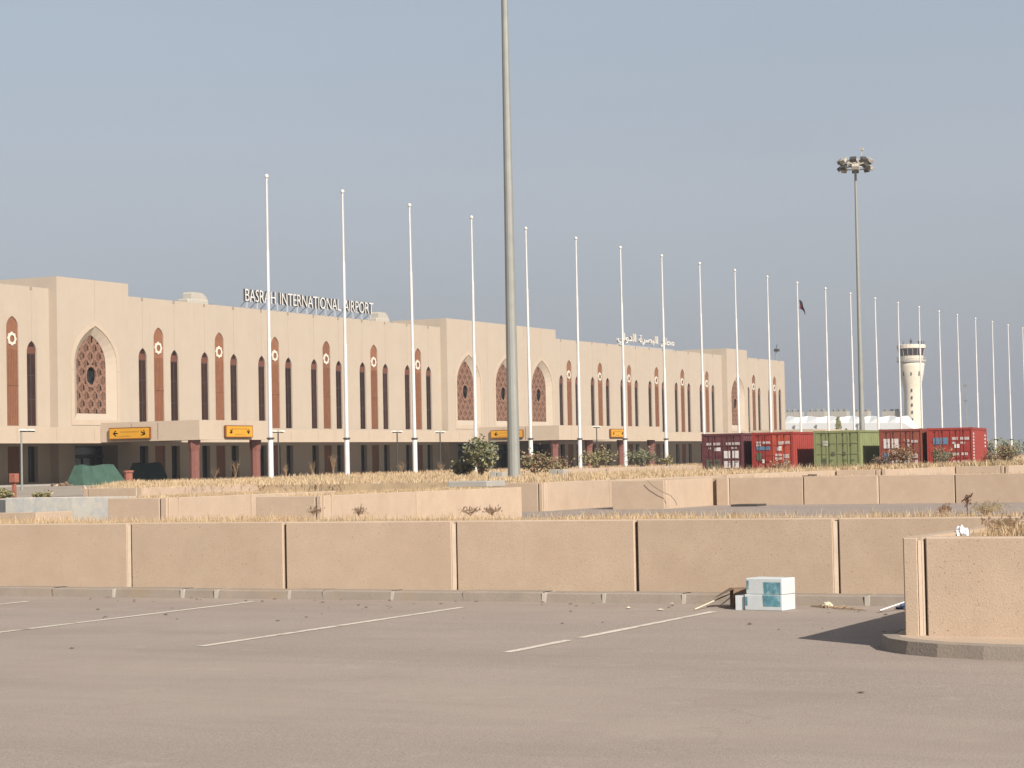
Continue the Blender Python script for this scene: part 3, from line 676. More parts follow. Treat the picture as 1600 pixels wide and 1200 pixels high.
# ---------------------------------------------------------------- flagpoles
def make_pole():
    o = thing('flagpole', (0, 0, 0), None, 'flagpole', 'white flagpoles in a row in front of the terminal')
    q = MB(); q.lathe([(.24, 0), (.24, .06), (.155, .07), (.15, 2.2), (.13, 2.34)], n=12); q.build('pole_base', 'pole', o, smooth=False)
    q = MB(); q.lathe([(.16, 2.26), (.22, 2.28), (.22, 2.36), (.11, 2.38)], n=12); q.build('collar', 'dark', o)
    q = MB(); q.lathe([(.115, 2.36), (.108, 8), (.112, 8.02), (.09, 8.06), (.085, 12.9), (.088, 12.95), (.07, 13), (.055, 17.2)], n=12); q.build('pole_shaft', 'pole', o)
    q = MB(); q.lathe([(.02, 17.2), (.09, 17.24), (.125, 17.33), (.09, 17.42), (.01, 17.47)], n=10); q.build('finial', 'lampw', o, smooth=True)
    q = MB(); q.tube((.11, -.04, .8), (.07, -.03, 17.1), .006, n=4); q.build('halyard', 'white', o)
    return o
mp_ = ['left end of the row, rising left of the English roof letters', 'crossing the word AIRPORT on the roof', 'right of the roof letters', 'left of the tall light mast', 'just right of the tall light mast']
p0 = make_pole()
for i in range(23):
    o = p0 if i == 0 else copy_tree(p0)
    o.location = (-67.04+random.uniform(-.03, .03), 104.73+8.5183*i, .9); o.rotation_euler = (random.uniform(-.003, .003), random.uniform(-.003, .003), 0)
    o['label'] = ('white flagpole, %s from the left%s' % (ORD[i], ', '+mp_[i] if i < 5 else (', carrying a small dark flag' if i == 11 else ' of the row'))) if i else 'white flagpole at the '+mp_[0]
    if i == 11:
        fo = thing('flag', (-67, 104.73+8.5183*11, 16.6), 'small dark red and black flag drooping from a flagpole', 'flag')
        q = MB(); y = 104.73+8.5183*11; n = 6
        for part, mm, za, zb_ in (('flag_cloth', 'clothb', 0, .5), ('flag_cloth', 'cloth', .5, 1)):
            q = MB()
            for a in range(n):
                for b in range(4):
                    def F(a_, b_):
                        t = a_/n; r = za+(zb_-za)*b_/4
                        return (-67+.08+.62*t+.05*math.sin(t*6+r*3), y+.25*t*math.sin(t*5)+.06, 16.6-.8*t*t-r*(.85-.3*t)-.2*t)
                    f = [F(a, b), F(a+1, b), F(a+1, b+1), F(a, b+1)]; q.face(f)
            q.build(part, mm, fo)
# ---------------------------------------------------------------- high masts
def mast(x, y, z0, H, r0, r1, label):
    o = thing('light_mast', (x, y, z0), label, 'light mast', 'tall steel light masts')
    q = MB(); q.lathe([(r0*1.7, z0-.1), (r0*1.7, z0+.06), (r0, z0+.07), (r0*.98, z0+1)]+[(r0+(r1-r0)*(h/H), z0+h) for h in (H*.3, H*.3+.01, H*.6, H)], x, y, 14); q.build('mast_shaft', 'galv', o, smooth=False)
    q = MB(); zt = z0+H
    n = 12; R = .98
    for zz in (zt-.1, zt-.6):
        for i in range(n):
            a0, a1 = 2*math.pi*i/n, 2*math.pi*(i+1)/n
            q.bar((x+R*math.cos(a0), y+R*math.sin(a0), zz), (x+R*math.cos(a1), y+R*math.sin(a1), zz), .08, .08)
    for i in range(6):
        a0 = math.pi*i/3; q.bar((x+.1*math.cos(a0), y+.1*math.sin(a0), zt-.35), (x+R*math.cos(a0), y+R*math.sin(a0), zt-.1), .08, .08); q.bar((x+R*math.cos(a0), y+R*math.sin(a0), zt-.6), (x+R*math.cos(a0), y+R*math.sin(a0), zt-.1), .08, .08)
    q.lathe([(.3, zt-.75), (.35, zt-.2), (.25, zt+.1), (.08, zt+.2)], x, y, 10)
    q.tube((x+.35, y+.2, zt), (x+.5, y+.3, zt+.85), .04); q.box(x+.38, x+.62, y+.2, y+.42, zt+.8, zt+1.0)
    q.build('lamp_ring', 'unit', o)
    for lev in (0, 1):
        for i in range(8 if lev else 9):
            a0 = 2*math.pi*i/(8 if lev else 9)+lev*.3; c, s = math.cos(a0), math.sin(a0); rr = R+.14
            zz = zt-.05-lev*.55; q = MB()
            cx_, cy_ = x+rr*c, y+rr*s
            u = Vector((-s, c, 0))*.24; w = Vector((c, s, 0))
            A = [Vector((cx_, cy_, zz))+w*.02+k*u+Vector((0, 0, h)) for k in (-1, 1) for h in (.02, .24)]
            p = Vector((cx_, cy_, zz)); a = p-u+Vector((0, 0, .24)); b = p+u+Vector((0, 0, .24)); c1 = p+u*1.15+w*.32+Vector((0, 0, -.02)); d = p-u*1.15+w*.32+Vector((0, 0, -.02))
            e_ = p-u+Vector((0, 0, -.02)); f_ = p+u+Vector((0, 0, -.02)); g_ = p-u*1.1+w*.16+Vector((0, 0, -.24)); h_ = p+u*1.1+w*.16+Vector((0, 0, -.24))
            for fc in ([a, b, c1, d], [a, e_, f_, b], [e_, g_, h_, f_], [d, c1, h_, g_], [a, d, g_, e_], [b, f_, h_, c1]): q.face(fc)
            q.build('floodlight', 'dark' if i % 3 else 'unit', o)
    return o
mast(-40.35, 81.9, .88, 29, .262, .09, 'tall grey light mast crossing the whole picture, running out at the top')
mast(-50.65, 164.8, .5, 24.3, .235, .09, 'tall light mast with a ring of floodlights behind the green container')
# ---------------------------------------------------------------- street lamps by the road
def lamp(x, y, z0, z1, label, two=True, pm='dark'):
    o = thing('street_lamp', (x, y, z0), label, 'street lamp', 'short street lamps along the terminal road')
    q = MB(); q.lathe([(.12, z0-.1), (.12, z0+.3), (.07, z0+.34), (.055, z1)], x, y, 8); q.build('lamp_post', pm, o)
    q = MB(); q.bar((x, y-.75 if two else y-.1, z1), (x, y+(.75 if two else 1.3), z1), .06, .08); q.build('lamp_arm', 'dark', o)
    for k in ((-1, 1) if two else (.3, 1.7)):
        q = MB(); c = y+k*.55; q.v = []; 
        A = [(x-.14, c-.3, z1+.04), (x+.14, c-.3, z1+.04), (x+.14, c+.3, z1+.04), (x-.14, c+.3, z1+.04)]; B = [(x-.07, c-.2, z1+.15), (x+.07, c-.2, z1+.15), (x+.07, c+.2, z1+.15), (x-.07, c+.2, z1+.15)]
        q.face(A[::-1]); q.face(B)
        for i in range(4): q.face([A[i], A[(i+1) % 4], B[(i+1) % 4], B[i]])
        q.build('lamp_head', 'lampw', o)
lamp(-88, 108.6, .35, 4.15, 'street lamp with a thick grey post at the left edge, in front of the canopy', two=False, pm='galv')
for px, s, zz, lb in ((0, 141.7, 4.25, 'small street lamp between the first two flagpoles from the left'),
                      (0, 160.4, 4.3, 'small street lamp just left of the third flagpole'), (0, 168.1, 4.3, 'small street lamp between the third and fourth flagpoles'),
                      (0, 201.9, 4.95, 'small street lamp right of the tall light mast before the middle portico')):
    lamp(-90, s, .5, zz, lb)
# ---------------------------------------------------------------- control tower
TX, TY = -209.3, 741
o = thing('control_tower', (TX, TY, .5), 'cream control tower with flared top and dark glass cab beyond the containers', 'tower')
k_ = 4.4
prof = [(3.3, .5), (3.0, 8), (2.85, 18), (2.85, 23.5), (3.3, 26), (4.1, 29.5), (4.45, 32.3), (4.5, 33.6)]
q = MB(); q.lathe(prof, TX, TY, 24); q.build('tower_shaft', 'tower', o, smooth=True)
q = MB(); q.lathe([(4.95, 33.6), (5.0, 34.0), (5.0, 34.3), (4.6, 34.32)], TX, TY, 24)
for i in range(24):
    a0 = 2*math.pi*i/24; a1 = 2*math.pi*(i+1)/24
    q.tube((TX+4.95*math.cos(a0), TY+4.95*math.sin(a0), 34.3), (TX+4.95*math.cos(a0), TY+4.95*math.sin(a0), 35.4), .06, n=4)
    for zz in (34.8, 35.4): q.tube((TX+4.95*math.cos(a0), TY+4.95*math.sin(a0), zz), (TX+4.95*math.cos(a1), TY+4.95*math.sin(a1), zz), .06, n=4)
q.build('gallery', 'unit', o)
q = MB(); q.lathe([(4.1, 34.3), (4.15, 35.8)], TX, TY, 24); q.build('cab_base', 'tower', o)
q = MB(); q.lathe([(4.15, 35.8), (4.6, 38.3)], TX, TY, 16); gl = q.build('cab_glass', 'glass', o)
q = MB()
for i in range(16):
    a0 = 2*math.pi*i/16; q.bar((TX+4.18*math.cos(a0), TY+4.18*math.sin(a0), 35.8), (TX+4.66*math.cos(a0), TY+4.66*math.sin(a0), 38.3), .14, .14)
q.build('cab_mullions', 'unit', gl)
q = MB(); q.lathe([(4.7, 38.3), (5.0, 38.45), (5.0, 39.6), (4.8, 39.75)], TX, TY, 24); q.build('cab_roof', 'tower', o)
q = MB(); q.tube((TX, TY, 39.7), (TX, TY, 42), .15); q.box(TX-.4, TX+.4, TY-.3, TY+.3, 40.6, 41.3)
for i in range(10):
    a0 = 2*math.pi*i/10; q.tube((TX+4.6*math.cos(a0), TY+4.6*math.sin(a0), 39.7), (TX+4.6*math.cos(a0), TY+4.6*math.sin(a0), 40.9), .07, n=4)
q.box(TX+3.2, TX+4.4, TY-2.6, TY-1.8, 39.7, 40.9)
q.build('antennas', 'dark', o)
dirc = math.atan2(-TY, -TX)
for i in range(8):
    z = 10.5+i*2.55
    if i == 7: z = 29.0
    a0 = dirc-.05; r_ = 2.98 if i < 7 else 4.02
    q = MB(); q.box(-.08, .12, -.22, .22, z, z+1.0)
    q.v = [(TX+(r_+a)*math.cos(a0)-b*math.sin(a0), TY+(r_+a)*math.sin(a0)+b*math.cos(a0), c) for a, b, c in q.v]; q.build('slit_window', 'dark', o)
for da in (-.75, .65):
    q = MB(); q.box(-.05, .1, -.22, .22, 28.8, 30.3); a0 = dirc+da; r_ = 4.1
    q.v = [(TX+(r_+a)*math.cos(a0)-b*math.sin(a0), TY+(r_+a)*math.sin(a0)+b*math.cos(a0), c) for a, b, c in q.v]; q.build('slit_window', 'dark', o)
# ---------------------------------------------------------------- far white hangar with folded roof, grey blocks behind
HY = 700.0
def hx(px): # x on plane y=HY for a horizontal image position near the horizon
    return (-.3454+(px-1228)/(1440-1228)*(.3454-.2783))*HY
o = thing('hangar', (hx(1330), HY, .5), 'long white hangar with a zigzag folded roof beyond the green container', 'building')
peaks = [1226, 1259.5, 1293, 1327, 1359, 1388, 1412]; val = [1242, 1277, 1309, 1342, 1372, 1401]
q = MB(); zr, zv, ze = 15.3, 14.7, 12.9
tops = sorted([(p, zr-(p-1226)*.0055) for p in peaks]+[(p, zv-(p-1226)*.0055) for p in val])
for i, ((a, za), (b, zb)) in enumerate(zip(tops, tops[1:])):
    A, B = hx(a), hx(b); y0 = HY; yf = HY-3
    q.face([(A, y0, .3), (B, y0, .3), (B, y0, ze-(b-1226)*.0055), (A, y0, ze-(a-1226)*.0055)])
    oa = 2.5 if za > zb else 0; ob = 2.5-oa
    q.face([(A, y0, ze-(a-1226)*.0055), (B, y0, ze-(b-1226)*.0055), (B, y0+ob+.5, zb), (A, y0+oa+.5, za)])
    q.face([(A, y0+oa+.5, za), (B, y0+ob+.5, zb), (B, y0+6, zb), (A, y0+6, za)])
a, b = hx(1412), hx(1434)
q.face([(a, HY, .3), (b, HY, .3), (b, HY, 9), (a, HY, ze-1)]); q.face([(a, HY, ze-1), (b, HY, 9), (hx(1420), HY+3, 13), (a, HY+3, 14.3)]); q.face([(a, HY+3, 14.3), (hx(1420), HY+3, 13), (b, HY, 9), (b, HY+6, 9), (a, HY+6, 14.3)])
q.face([(b, HY, .3), (b, HY+6, .3), (b, HY+6, 9), (b, HY, 9)])
q.build('hangar_shell', 'hangar', o)
for p in (1242, 1277, 1342):
    q = MB(); x_ = hx(p); q.box(x_-.12, x_+.12, HY-.3, HY-.05, .5, 11.5); q.box(x_-.25, x_+.25, HY-.5, HY-.05, 11.5, 12.1); q.build('downpipe', 'galv', o)
for i, (p, h, w, lb) in enumerate(((1239, 4.3, 6, 'first'), (1276, 3.9, 6.5, 'second'), (1312, 3.2, 6, 'third'), (1347, 2.2, 5, 'fourth'), (1392, 1.5, 6, 'last'))):
    x_ = hx(p)*1.06; y_ = HY*1.06; oo = thing('rooftop_plant', (x_, y_, 12), 'grey cooling plant showing over the white hangar roof, %s from the left' % lb, 'roof plant', 'grey plant behind the hangar roof')
    q = MB(); q.box(x_-w/2, x_+w/2, y_, y_+4, .4, 16.4+h*.25); q.build('plant_housing', 'unit', oo)
    q = MB()
    for k in range(3): q.lathe([(.7, 16.4+h*.25), (.8, 16.9+h*.3), (.5, 17.0+h*.35)], x_-w/3+k*w/3, y_+2, 8)
    q.tube((x_, y_+1, 17), (x_, y_+1, 16.4+h), .1); q.build('fan_housing', 'galv', oo)
# low peach building end behind containers
o = thing('low_building', (-72, 222, .5), 'low peach building end showing left of the green container top', 'building')
q = MB(); q.box(-75.5, -72.4, 222, 232, .4, 4.15); q.build('wall', 'facade', o); q = MB(); q.box(-75.7, -72.2, 221.8, 232.2, 4.15, 4.35); q.build('roof', 'canopy', o)
# far light pole
o = thing('distant_pole', (-128.5, 500, .5), 'thin dark distant pole with two cross frames near the right edge', 'pole')
q = MB(); q.tube((-128.5, 500, .5), (-128.5, 500, 17.5), .13, .09); q.build('pole', 'galv', o)
q = MB()
for z in (17.3, 13.8): q.box(-129.0, -128.0, 499.8, 500.2, z-.2, z+.2)
q.build('cross_frame', 'galv', o)
# ---------------------------------------------------------------- containers
CY = 115.5
def container(x0, x1, mname, label, stickers, side=True, ajar=False, L=6.06, bright=None, zb=.36, zt=2.97, door2=None):
    o = thing('shipping_container', ((x0+x1)/2, CY, zb), label, 'container', 'shipping containers parked in a row')
    q = MB(); y0, y1 = CY, CY+L; p = .1
    # frame posts and rails
    for x in (x0, x1-p): 
        for y in (y0, y1-p): q.box(x, x+p, y, y+p, zb, zt)
    for z in (zb, zt-.12):
        q.box(x0+p, x1-p, y0, y0+p, z, z+.12); q.box(x0+p, x1-p, y1-p, y1, z, z+.12)
        q.box(x0, x0+p, y0+p, y1-p, z, z+.12); q.box(x1-p, x1, y0+p, y1-p, z, z+.12)
    q.build('corner_frame', mname, o)
    q = MB()   # corrugated sides + roof
    for sx, dr in ((x1-.02, 1), (x0+.02, -1)):
        y = y0+p; k = 0; pts = []
        while y < y1-p-.01:
            d = (0, 0, .05, .05)[k % 4]; pts.append((sx-dr*d, y)); y += (.14, .05, .12, .05)[k % 4]; k += 1
        pts.append((sx, y1-p))
        for a, b in zip(pts, pts[1:]):
            f = [(a[0], a[1], zb+.12), (b[0], b[1], zb+.12), (b[0], b[1], zt-.12), (a[0], a[1], zt-.12)]; q.face(f if dr == 1 else f[::-1])
    q.face([(x0+p, y0+p, zt-.03), (x1-p, y0+p, zt-.03), (x1-p, y1-p, zt-.03), (x0+p, y1-p, zt-.03)]); q.face([(x0, y1-.05, zb), (x0, y1-.05, zt-.1), (x1, y1-.05, zt-.1), (x1, y1-.05, zb)])
    q.build('corrugated_body', mname, o)
    xm = (x0+x1)/2
    for i, (a, b) in enumerate(((x0+p+.01, xm-.012), (xm+.012, x1-p-.01))):
        yy = y0+.04; d = MB(); mm = mname if not (door2 and i == 1) else door2
        d.box(a, b, yy, yy+.05, zb+.13, zt-.13)
        rows = 4; h = (zt-zb-.26)/rows; w2 = (b-a)/2
        for r in range(rows):
            for c in range(2):
                # raised border giving recessed panels
                X0, X1, Z0, Z1 = a+c*w2, a+(c+1)*w2, zb+.13+r*h, zb+.13+(r+1)*h
                d.box(X0+.001, X1-.001, yy-.03, yy-.001, Z0, Z0+.05); d.box(X0+.001, X0+.05, yy-.03, yy-.001, Z0+.051, Z1-.001)
        dr_ = d.build('door', mm, o)
        rr = MB()
        for fx in (.32, .68):
            X = a+(b-a)*fx; rr.tube((X, yy-.05, zb+.08), (X, yy-.05, zt-.08), .013, n=6); rr.bar((X-.03, yy-.06, zb+1.0), (X+.2, yy-.06, zb+1.0), .02, .03)
            for z in (zb+.2, zb+.8, zt-.8, zt-.2): rr.box(X-.035, X+.035, yy-.065, yy-.03, z, z+.045)
        rr.build('lock_rod', 'rod_'+mname, dr_)
        st = {}
        for (si, u0, u1, v0, v1, sm_) in stickers:
            if si == i: st.setdefault(sm_, []).append((u0, u1, v0, v1))
        for sm_, L_ in st.items():
            H = zt-zb
            for u0, u1, v0, v1 in L_:
                sb = MB()
                if sm_ == 'text':
                    for row in range(1 if v1-v0 < .1 else 2):
                        h_ = (v1-v0)/(1 if v1-v0 < .1 else 2); w0 = v0+row*h_; u = u0
                        while u < u1-.02:
                            w = random.uniform(.02, .045); sb.box(a+(b-a)*u, a+(b-a)*(u+w), yy-.035, yy-.031, zb+H*(w0+.1*h_), zb+H*(w0+h_*.8)); u += w+.02
                else: sb.box(a+(b-a)*u0, a+(b-a)*u1, yy-.035, yy-.031, zb+H*v0, zb+H*v1)
                sb.build('lettering' if sm_ == 'text' else 'sticker', 'stick' if sm_ == 'text' else sm_, dr_)
    c = MB()
    for x in (x0-.005, x1-.165):
        for z in (zb-.005, zt-.11): c.box(x, x+.17, y0-.01, y0+.16, z, z+.12)
    c.build('corner_casting', mname, o)
    f = MB()
    for x in (x0+.1, x1-.3): 
        for y in (y0+.2, y1-.4): f.box(x, x+.2, y, y+.2, gz(x, y)-.1, zb-.01)
    f.build('support_block', 'slab', o)
    return o
def cx(px):  # image x -> world x on plane y=CY (container tops)
    return {1095: -44.95, 1158: -42.5, 1173: -41.95, 1237: -39.53, 1270: -38.3, 1342: -35.65, 1372: -34.55, 1439: -32.15, 1448: -31.85, 1518: -29.4}[px]
container(cx(1095), cx(1158), 'maroon', 'dark maroon shipping container at the left end of the container row', [
    (0, .15, .42, .74, .82, 'text'), (0, .55, .9, .74, .82, 'text'), (0, .25, .4, .66, .72, 'text'), (0, .6, .92, .62, .70, 'stick'), (0, .12, .45, .26, .44, 'grst'), (0, .55, .9, .26, .44, 'grst'), (0, .5, .62, .18, .28, 'stick'),
    (1, .2, .5, .74, .82, 'text'), (1, .55, .95, .74, .82, 'text'), (1, .5, .8, .66, .71, 'text'), (1, .08, .42, .46, .62, 'stick'), (1, .54, .88, .46, .62, 'stick'), (1, .08, .42, .25, .40, 'stick'), (1, .54, .88, .25, .40, 'stick'), (1, .4, .6, .12, .24, 'stick')])
container(cx(1173), cx(1237), 'red', 'red shipping container with one door coloured brighter as if in sun, second from the left', [
    (0, .15, .42, .70, .82, 'text'), (0, .5, .9, .75, .82, 'text'), (0, .15, .9, .62, .70, 'bluest'), (0, .15, .45, .40, .56, 'grst'), (0, .45, .58, .34, .42, 'stick'),
    (1, .3, .55, .72, .82, 'text'), (1, .55, .98, .74, .82, 'text'), (1, .25, .5, .60, .70, 'stick'), (1, .15, .5, .40, .55, 'text'), (1, .6, .9, .30, .55, 'text')], door2='red_sunlit')
container(cx(1270), cx(1342), 'green', 'olive green shipping container in the middle of the row', [
    (0, .35, .6, .68, .8, 'text'), (0, .3, .48, .26, .42, 'grst'), (0, .75, .9, .47, .55, 'grst'), (1, .25, .4, .47, .55, 'grst')])
container(cx(1372), cx(1439), 'rust', 'rusty red shipping container with two white stickers, second from the right', [
    (0, .12, .45, .60, .80, 'stick'), (0, .55, .9, .60, .80, 'stick'), (0, .12, .42, .25, .5, 'bluest'), (0, .55, .9, .22, .36, 'stick'), (0, .6, .75, .46, .54, 'stick'),
    (1, .3, .45, .62, .8, 'text'), (1, .55, .85, .7, .78, 'text'), (1, .15, .45, .25, .5, 'text'), (1, .6, .85, .25, .5, 'text')])
c5 = container(cx(1448), cx(1518), 'red', 'bright red shipping container at the right end of the container row', [
    (0, .2, .5, .66, .80, 'bluest'), (0, .55, .92, .66, .80, 'bluest'), (0, .2, .45, .22, .52, 'grst'), (0, .55, .9, .25, .5, 'grst'),
    (1, .1, .4, .74, .82, 'text'), (1, .1, .3, .66, .72, 'text'), (1, .5, .9, .74, .82, 'text'), (1, .5, .75, .66, .72, 'text'), (1, .2, .45, .58, .66, 'stick'), (1, .12, .42, .42, .5, 'text'), (1, .55, .85, .42, .5, 'text'), (1, .12, .42, .28, .33, 'text'), (1, .55, .8, .28, .33, 'text')])
q = MB(); z = .6; X = cx(1518)+.005
while z < 2.7: q.box(X-.04, X, CY+.38, CY+.6, z, z+.1); z += .165
q.build('side_marking', 'stick', c5)
q = MB()
for z in (1.9, 2.1, 2.3, 2.5): q.box(X-.04, X, CY+5.2, CY+5.55, z, z+.1)
q.build('side_marking', 'stick', c5)
c5.rotation_euler.z = .12
# ---------------------------------------------------------------- vegetation
def blades(n, fn, hr, wr, name, mats, label):
    q = MB()
    for _ in range(n):
        x, y, z = fn(); h = random.uniform(*hr)*random.choice([.6, .8, 1, 1, 1.3]); w = random.uniform(*wr); t = random.uniform(0, 6.28); l = random.uniform(.05, .6)*h; t2 = random.uniform(0, 6.28)
        dx, dy = w*math.cos(t), w*math.sin(t); lx, ly = l*math.cos(t2), l*math.sin(t2); q.mi = random.randrange(len(mats))
        m0 = (x+lx*.35, y+ly*.35, z+h*.6)
        q.face([(x-dx, y-dy, z), (x+dx, y+dy, z), (m0[0]+dx*.8, m0[1]+dy*.8, m0[2]), (m0[0]-dx*.8, m0[1]-dy*.8, m0[2])]); q.face([(m0[0]-dx*.8, m0[1]-dy*.8, m0[2]), (m0[0]+dx*.8, m0[1]+dy*.8, m0[2]), (x+lx, y+ly, z+h)])
    o = q.build(name, mats); tag(o, label, 'grass', None, 'stuff'); return o
def clump(x0, x1, y0, y1, z, cl=1.2, edge=None):
    cs = [(random.uniform(x0, x1), random.uniform(y0, y1)) for _ in range(max(12, int((x1-x0)*(y1-y0)*2)))]
    def f():
        for _ in range(12):
            if random.random() < .12: x, y = random.uniform(x0, x1), random.uniform(y0, y1)
            else:
                c = random.choice(cs); x, y = random.gauss(c[0], cl*.35), random.gauss(c[1], cl*.35)
            if x0 < x < x1 and y0 < y < y1: return x, y, z
        return random.uniform(x0, x1), random.uniform(y0, y1), z
    return f
blades(23000, clump(-25, -4.8, 22.78, 24.6, .87, .8), (.03, .12), (.0012, .0035), 'dry_grass', ['grassA', 'grassB'], 'thin dry straw along the top of the long front wall')
blades(3500, clump(-3.9, 2, 18, 22.3, .87, .8), (.04, .2), (.002, .006), 'dry_grass', ['grassA', 'grassB', 'grassB', 'stalk'], 'dry brown straw on top of the nearest wall at the right')
blades(6000, clump(-4.7, -2.6, 17.75, 20.2, .87, .5), (.03, .13), (.0015, .004), 'dry_grass', ['grassB', 'grassA', 'grassB'], 'orange brown straw clumps on the nearest wall at the right edge')
blades(9000, clump(-31.7, -30.1, 42.5, 50, .88), (.04, .11), (.003, .008), 'dry_grass', ['grassA', 'grassA', 'grassB'], 'dry straw on the stepped wall block right of the whitewashed wall')
blades(6000, clump(-27.5, -25.9, 42.5, 52.5, .88), (.04, .11), (.003, .008), 'dry_grass', ['grassA', 'grassA', 'grassB'], 'dry straw on the middle stepped wall block')
def fieldf():
    cs = [(random.uniform(-71, -31), random.uniform(64, 111)) for _ in range(900)]
    def f():
        while True:
            c = random.choice(cs); x, y = random.gauss(c[0], .7), random.gauss(c[1], .7)
            if -31 < x < -30.2 and 63 < y < 78: return x, y, .88
            if x > -30.1 or y < 63 or y > 111.5: continue
            if x < -32.2 and y < 72 and not (x < -47.2 and y > 66.4 and x > -51.2): continue
            if (x+51.4)*(97-66.4)-(y-66.4)*(-71.5+51.4) < 0 and x < -51.4 and y < 97+0*x and (y-66.4) < (x+51.4)*(97-66.4)/(-71.5+51.4): continue
            if x < -71: continue
            if y > 100+(x+30.4)*(12/-31.6): continue
            return x, y, .88
    return f
blades(52000, fieldf(), (.05, .2), (.006, .016), 'dry_grass', ['grassA', 'grassA', 'grassB'], 'wide field of dry yellow grass below the flagpoles')
blades(24000, clump(-71.8, -62.3, 110, 300, .96, 2.5), (.08, .25), (.01, .025), 'dry_grass', ['grassA', 'grassB'], 'dry grass strip at the feet of the flagpoles')
blades(8000, clump(-29.2, -27.4, 91.6, 112, .88), (.08, .3), (.01, .025), 'dry_grass', ['grassA', 'grassB'], 'dry grass in front of the green and rusty containers')
blades(8000, clump(-27.2, -24.8, 103.2, 130, .88), (.08, .35), (.01, .025), 'dry_grass', ['grassA', 'grassB', 'leaf2'], 'dry grass in front of the right hand red container')
blades(2500, clump(-26.4, 0, 69, 70.5, .88), (.03, .1), (.004, .012), 'dry_grass', ['grassA', 'grassB'], 'sparse dry grass on top of the plain wall run')
blades(2500, clump(-45, -33.5, 41.8, 43.2, .5), (.04, .12), (.003, .008), 'dry_grass', ['grassA', 'grassB'], 'dry grass behind the lowest wall at the far left')
blades(14000, clump(-46, -31, 100, 114.5, .4, 1.5), (.3, .7), (.008, .02), 'dry_grass', ['grassA', 'grassB'], 'taller dry weeds at the foot of the containers')
def bush(x, y, z, rx, rz, n, mats, label, lf=(.05, .13), name='shrub', stems=9, shape=0):
    o = thing(name, (x, y, z), label, 'shrub'); st = MB(); q = MB(); tips = []
    for i in range(stems):
        a = random.uniform(0, 6.28); t = random.uniform(.25, 1.0); h = rz*random.uniform(.55, 1.0); tip = Vector((x+rx*t*math.cos(a), y+rx*t*math.sin(a)*.8, z+h*(1.05-.35*t*t)))
        mid = Vector((x+.4*(tip.x-x), y+.4*(tip.y-y), z+h*.55)); st.tube((x+.05*math.cos(a), y+.05*math.sin(a), z-.05), mid, .03, .018, 5); st.tube(mid, tip, .018, .006, 5); tips += [(mid, tip)]
        for _ in range(3):
            b = mid.lerp(tip, random.uniform(.1, .8)); e_ = b+Vector((random.uniform(-1, 1)*rx*.3, random.uniform(-1, 1)*rx*.3, random.uniform(.0, .3)*rz)); st.tube(b, e_, .01, .004, 4); tips.append((b, e_))
    st.build('stem', 'bark', o)
    for _ in range(n):
        a, b = random.choice(tips); p = a.lerp(b, random.uniform(.15, 1.1))+Vector([random.gauss(0, .15*rx) for _ in range(3)])
        if p.z < z: p.z = z+.02
        l = random.uniform(*lf); d = Vector((random.uniform(-1, 1), random.uniform(-1, 1), random.uniform(-.3, 1))).normalized(); u = d.orthogonal().normalized(); u = (Matrix.Rotation(random.uniform(0, 6.28), 3, d) @ u)*l*.28
        q.mi = random.randrange(len(mats)); q.face([p, p+d*l*.5+u, p+d*l, p+d*l*.5-u])
    q.build('foliage', mats, o); return o
# world positions for image points on a horizontal plane
cT, sT = math.cos(TH), math.sin(TH)
def at(px, py, z=None, y=None, x=None):
    X = px-800; Y = 600-py; cr, sr = math.cos(ROL), math.sin(ROL); X, Y = X*cr+Y*sr, -X*sr+Y*cr; c, s = math.cos(PIT), math.sin(PIT)
    a = X/FPX; b = c-(Y/FPX)*s; w = s+(Y/FPX)*c; d = (a*cT-b*sT, a*sT+b*cT, w)
    if z is not None: k = (z-1.6)/d[2]
    elif y is not None: k = y/d[1]
    else: k = x/d[0]
    return Vector((d[0]*k, d[1]*k, 1.6+d[2]*k))
p = at(752, 745, y=96); bush(p.x, p.y, .85, .95, 1.75, 2900, ['leaf', 'leaf', 'leafgrey'], 'large olive green bush left of the tall light mast', (.1, .26), stems=16)
p = at(728, 745, y=97); bush(p.x, p.y, .85, .8, .8, 1200, ['leafgrey', 'leaf'], 'lower grey green bush at the left side of the large olive bush', (.1, .24), stems=12)
p = at(838, 742, y=100); bush(p.x, p.y, .85, 1.1, 1.2, 1100, ['leaf2', 'leaf', 'stalk'], 'half dry bush just right of the tall light mast', (.08, .2), stems=14)
p = at(872, 740, y=118); bush(p.x, p.y, .8, .9, .8, 700, ['leaf2', 'stalk'], 'thin dry bush beside the portico column right of the mast', (.08, .2), stems=10)
p = at(932, 732, y=140); bush(p.x, p.y, .95, 1.3, 1.25, 1200, ['leaf2', 'leaf', 'leaf2'], 'rounded yellow green bush right of the sixth flagpole', (.1, .22), stems=14)
p = at(1004, 727, y=150); bush(p.x, p.y, .95, 1.25, 1.25, 1100, ['leafgrey', 'leaf'], 'grey green bush left of the eighth flagpole', (.1, .22), stems=14)
p = at(1040, 727, y=160); bush(p.x, p.y, .95, .6, .8, 500, ['leaf2'], 'small bush at the foot of the eighth flagpole', (.1, .2), stems=8)
p = at(1408, 735, y=108); bush(p.x, p.y, .85, 1.05, 1.0, 900, ['stalk', 'leaf2', 'grassB'], 'straggly dry bush in front of the rusty red container', (.05, .14), stems=20)
p = at(1375, 735, y=108); bush(p.x, p.y, .85, .7, .6, 450, ['leafgrey', 'stalk'], 'low dark weed at the left corner of the rusty container', (.05, .14), stems=10)
p = at(1473, 725, y=110); bush(p.x, p.y, .85, .65, 1.0, 550, ['leafgrey', 'leaf2'], 'upright green weed in front of the right hand red container', (.05, .14), stems=10)
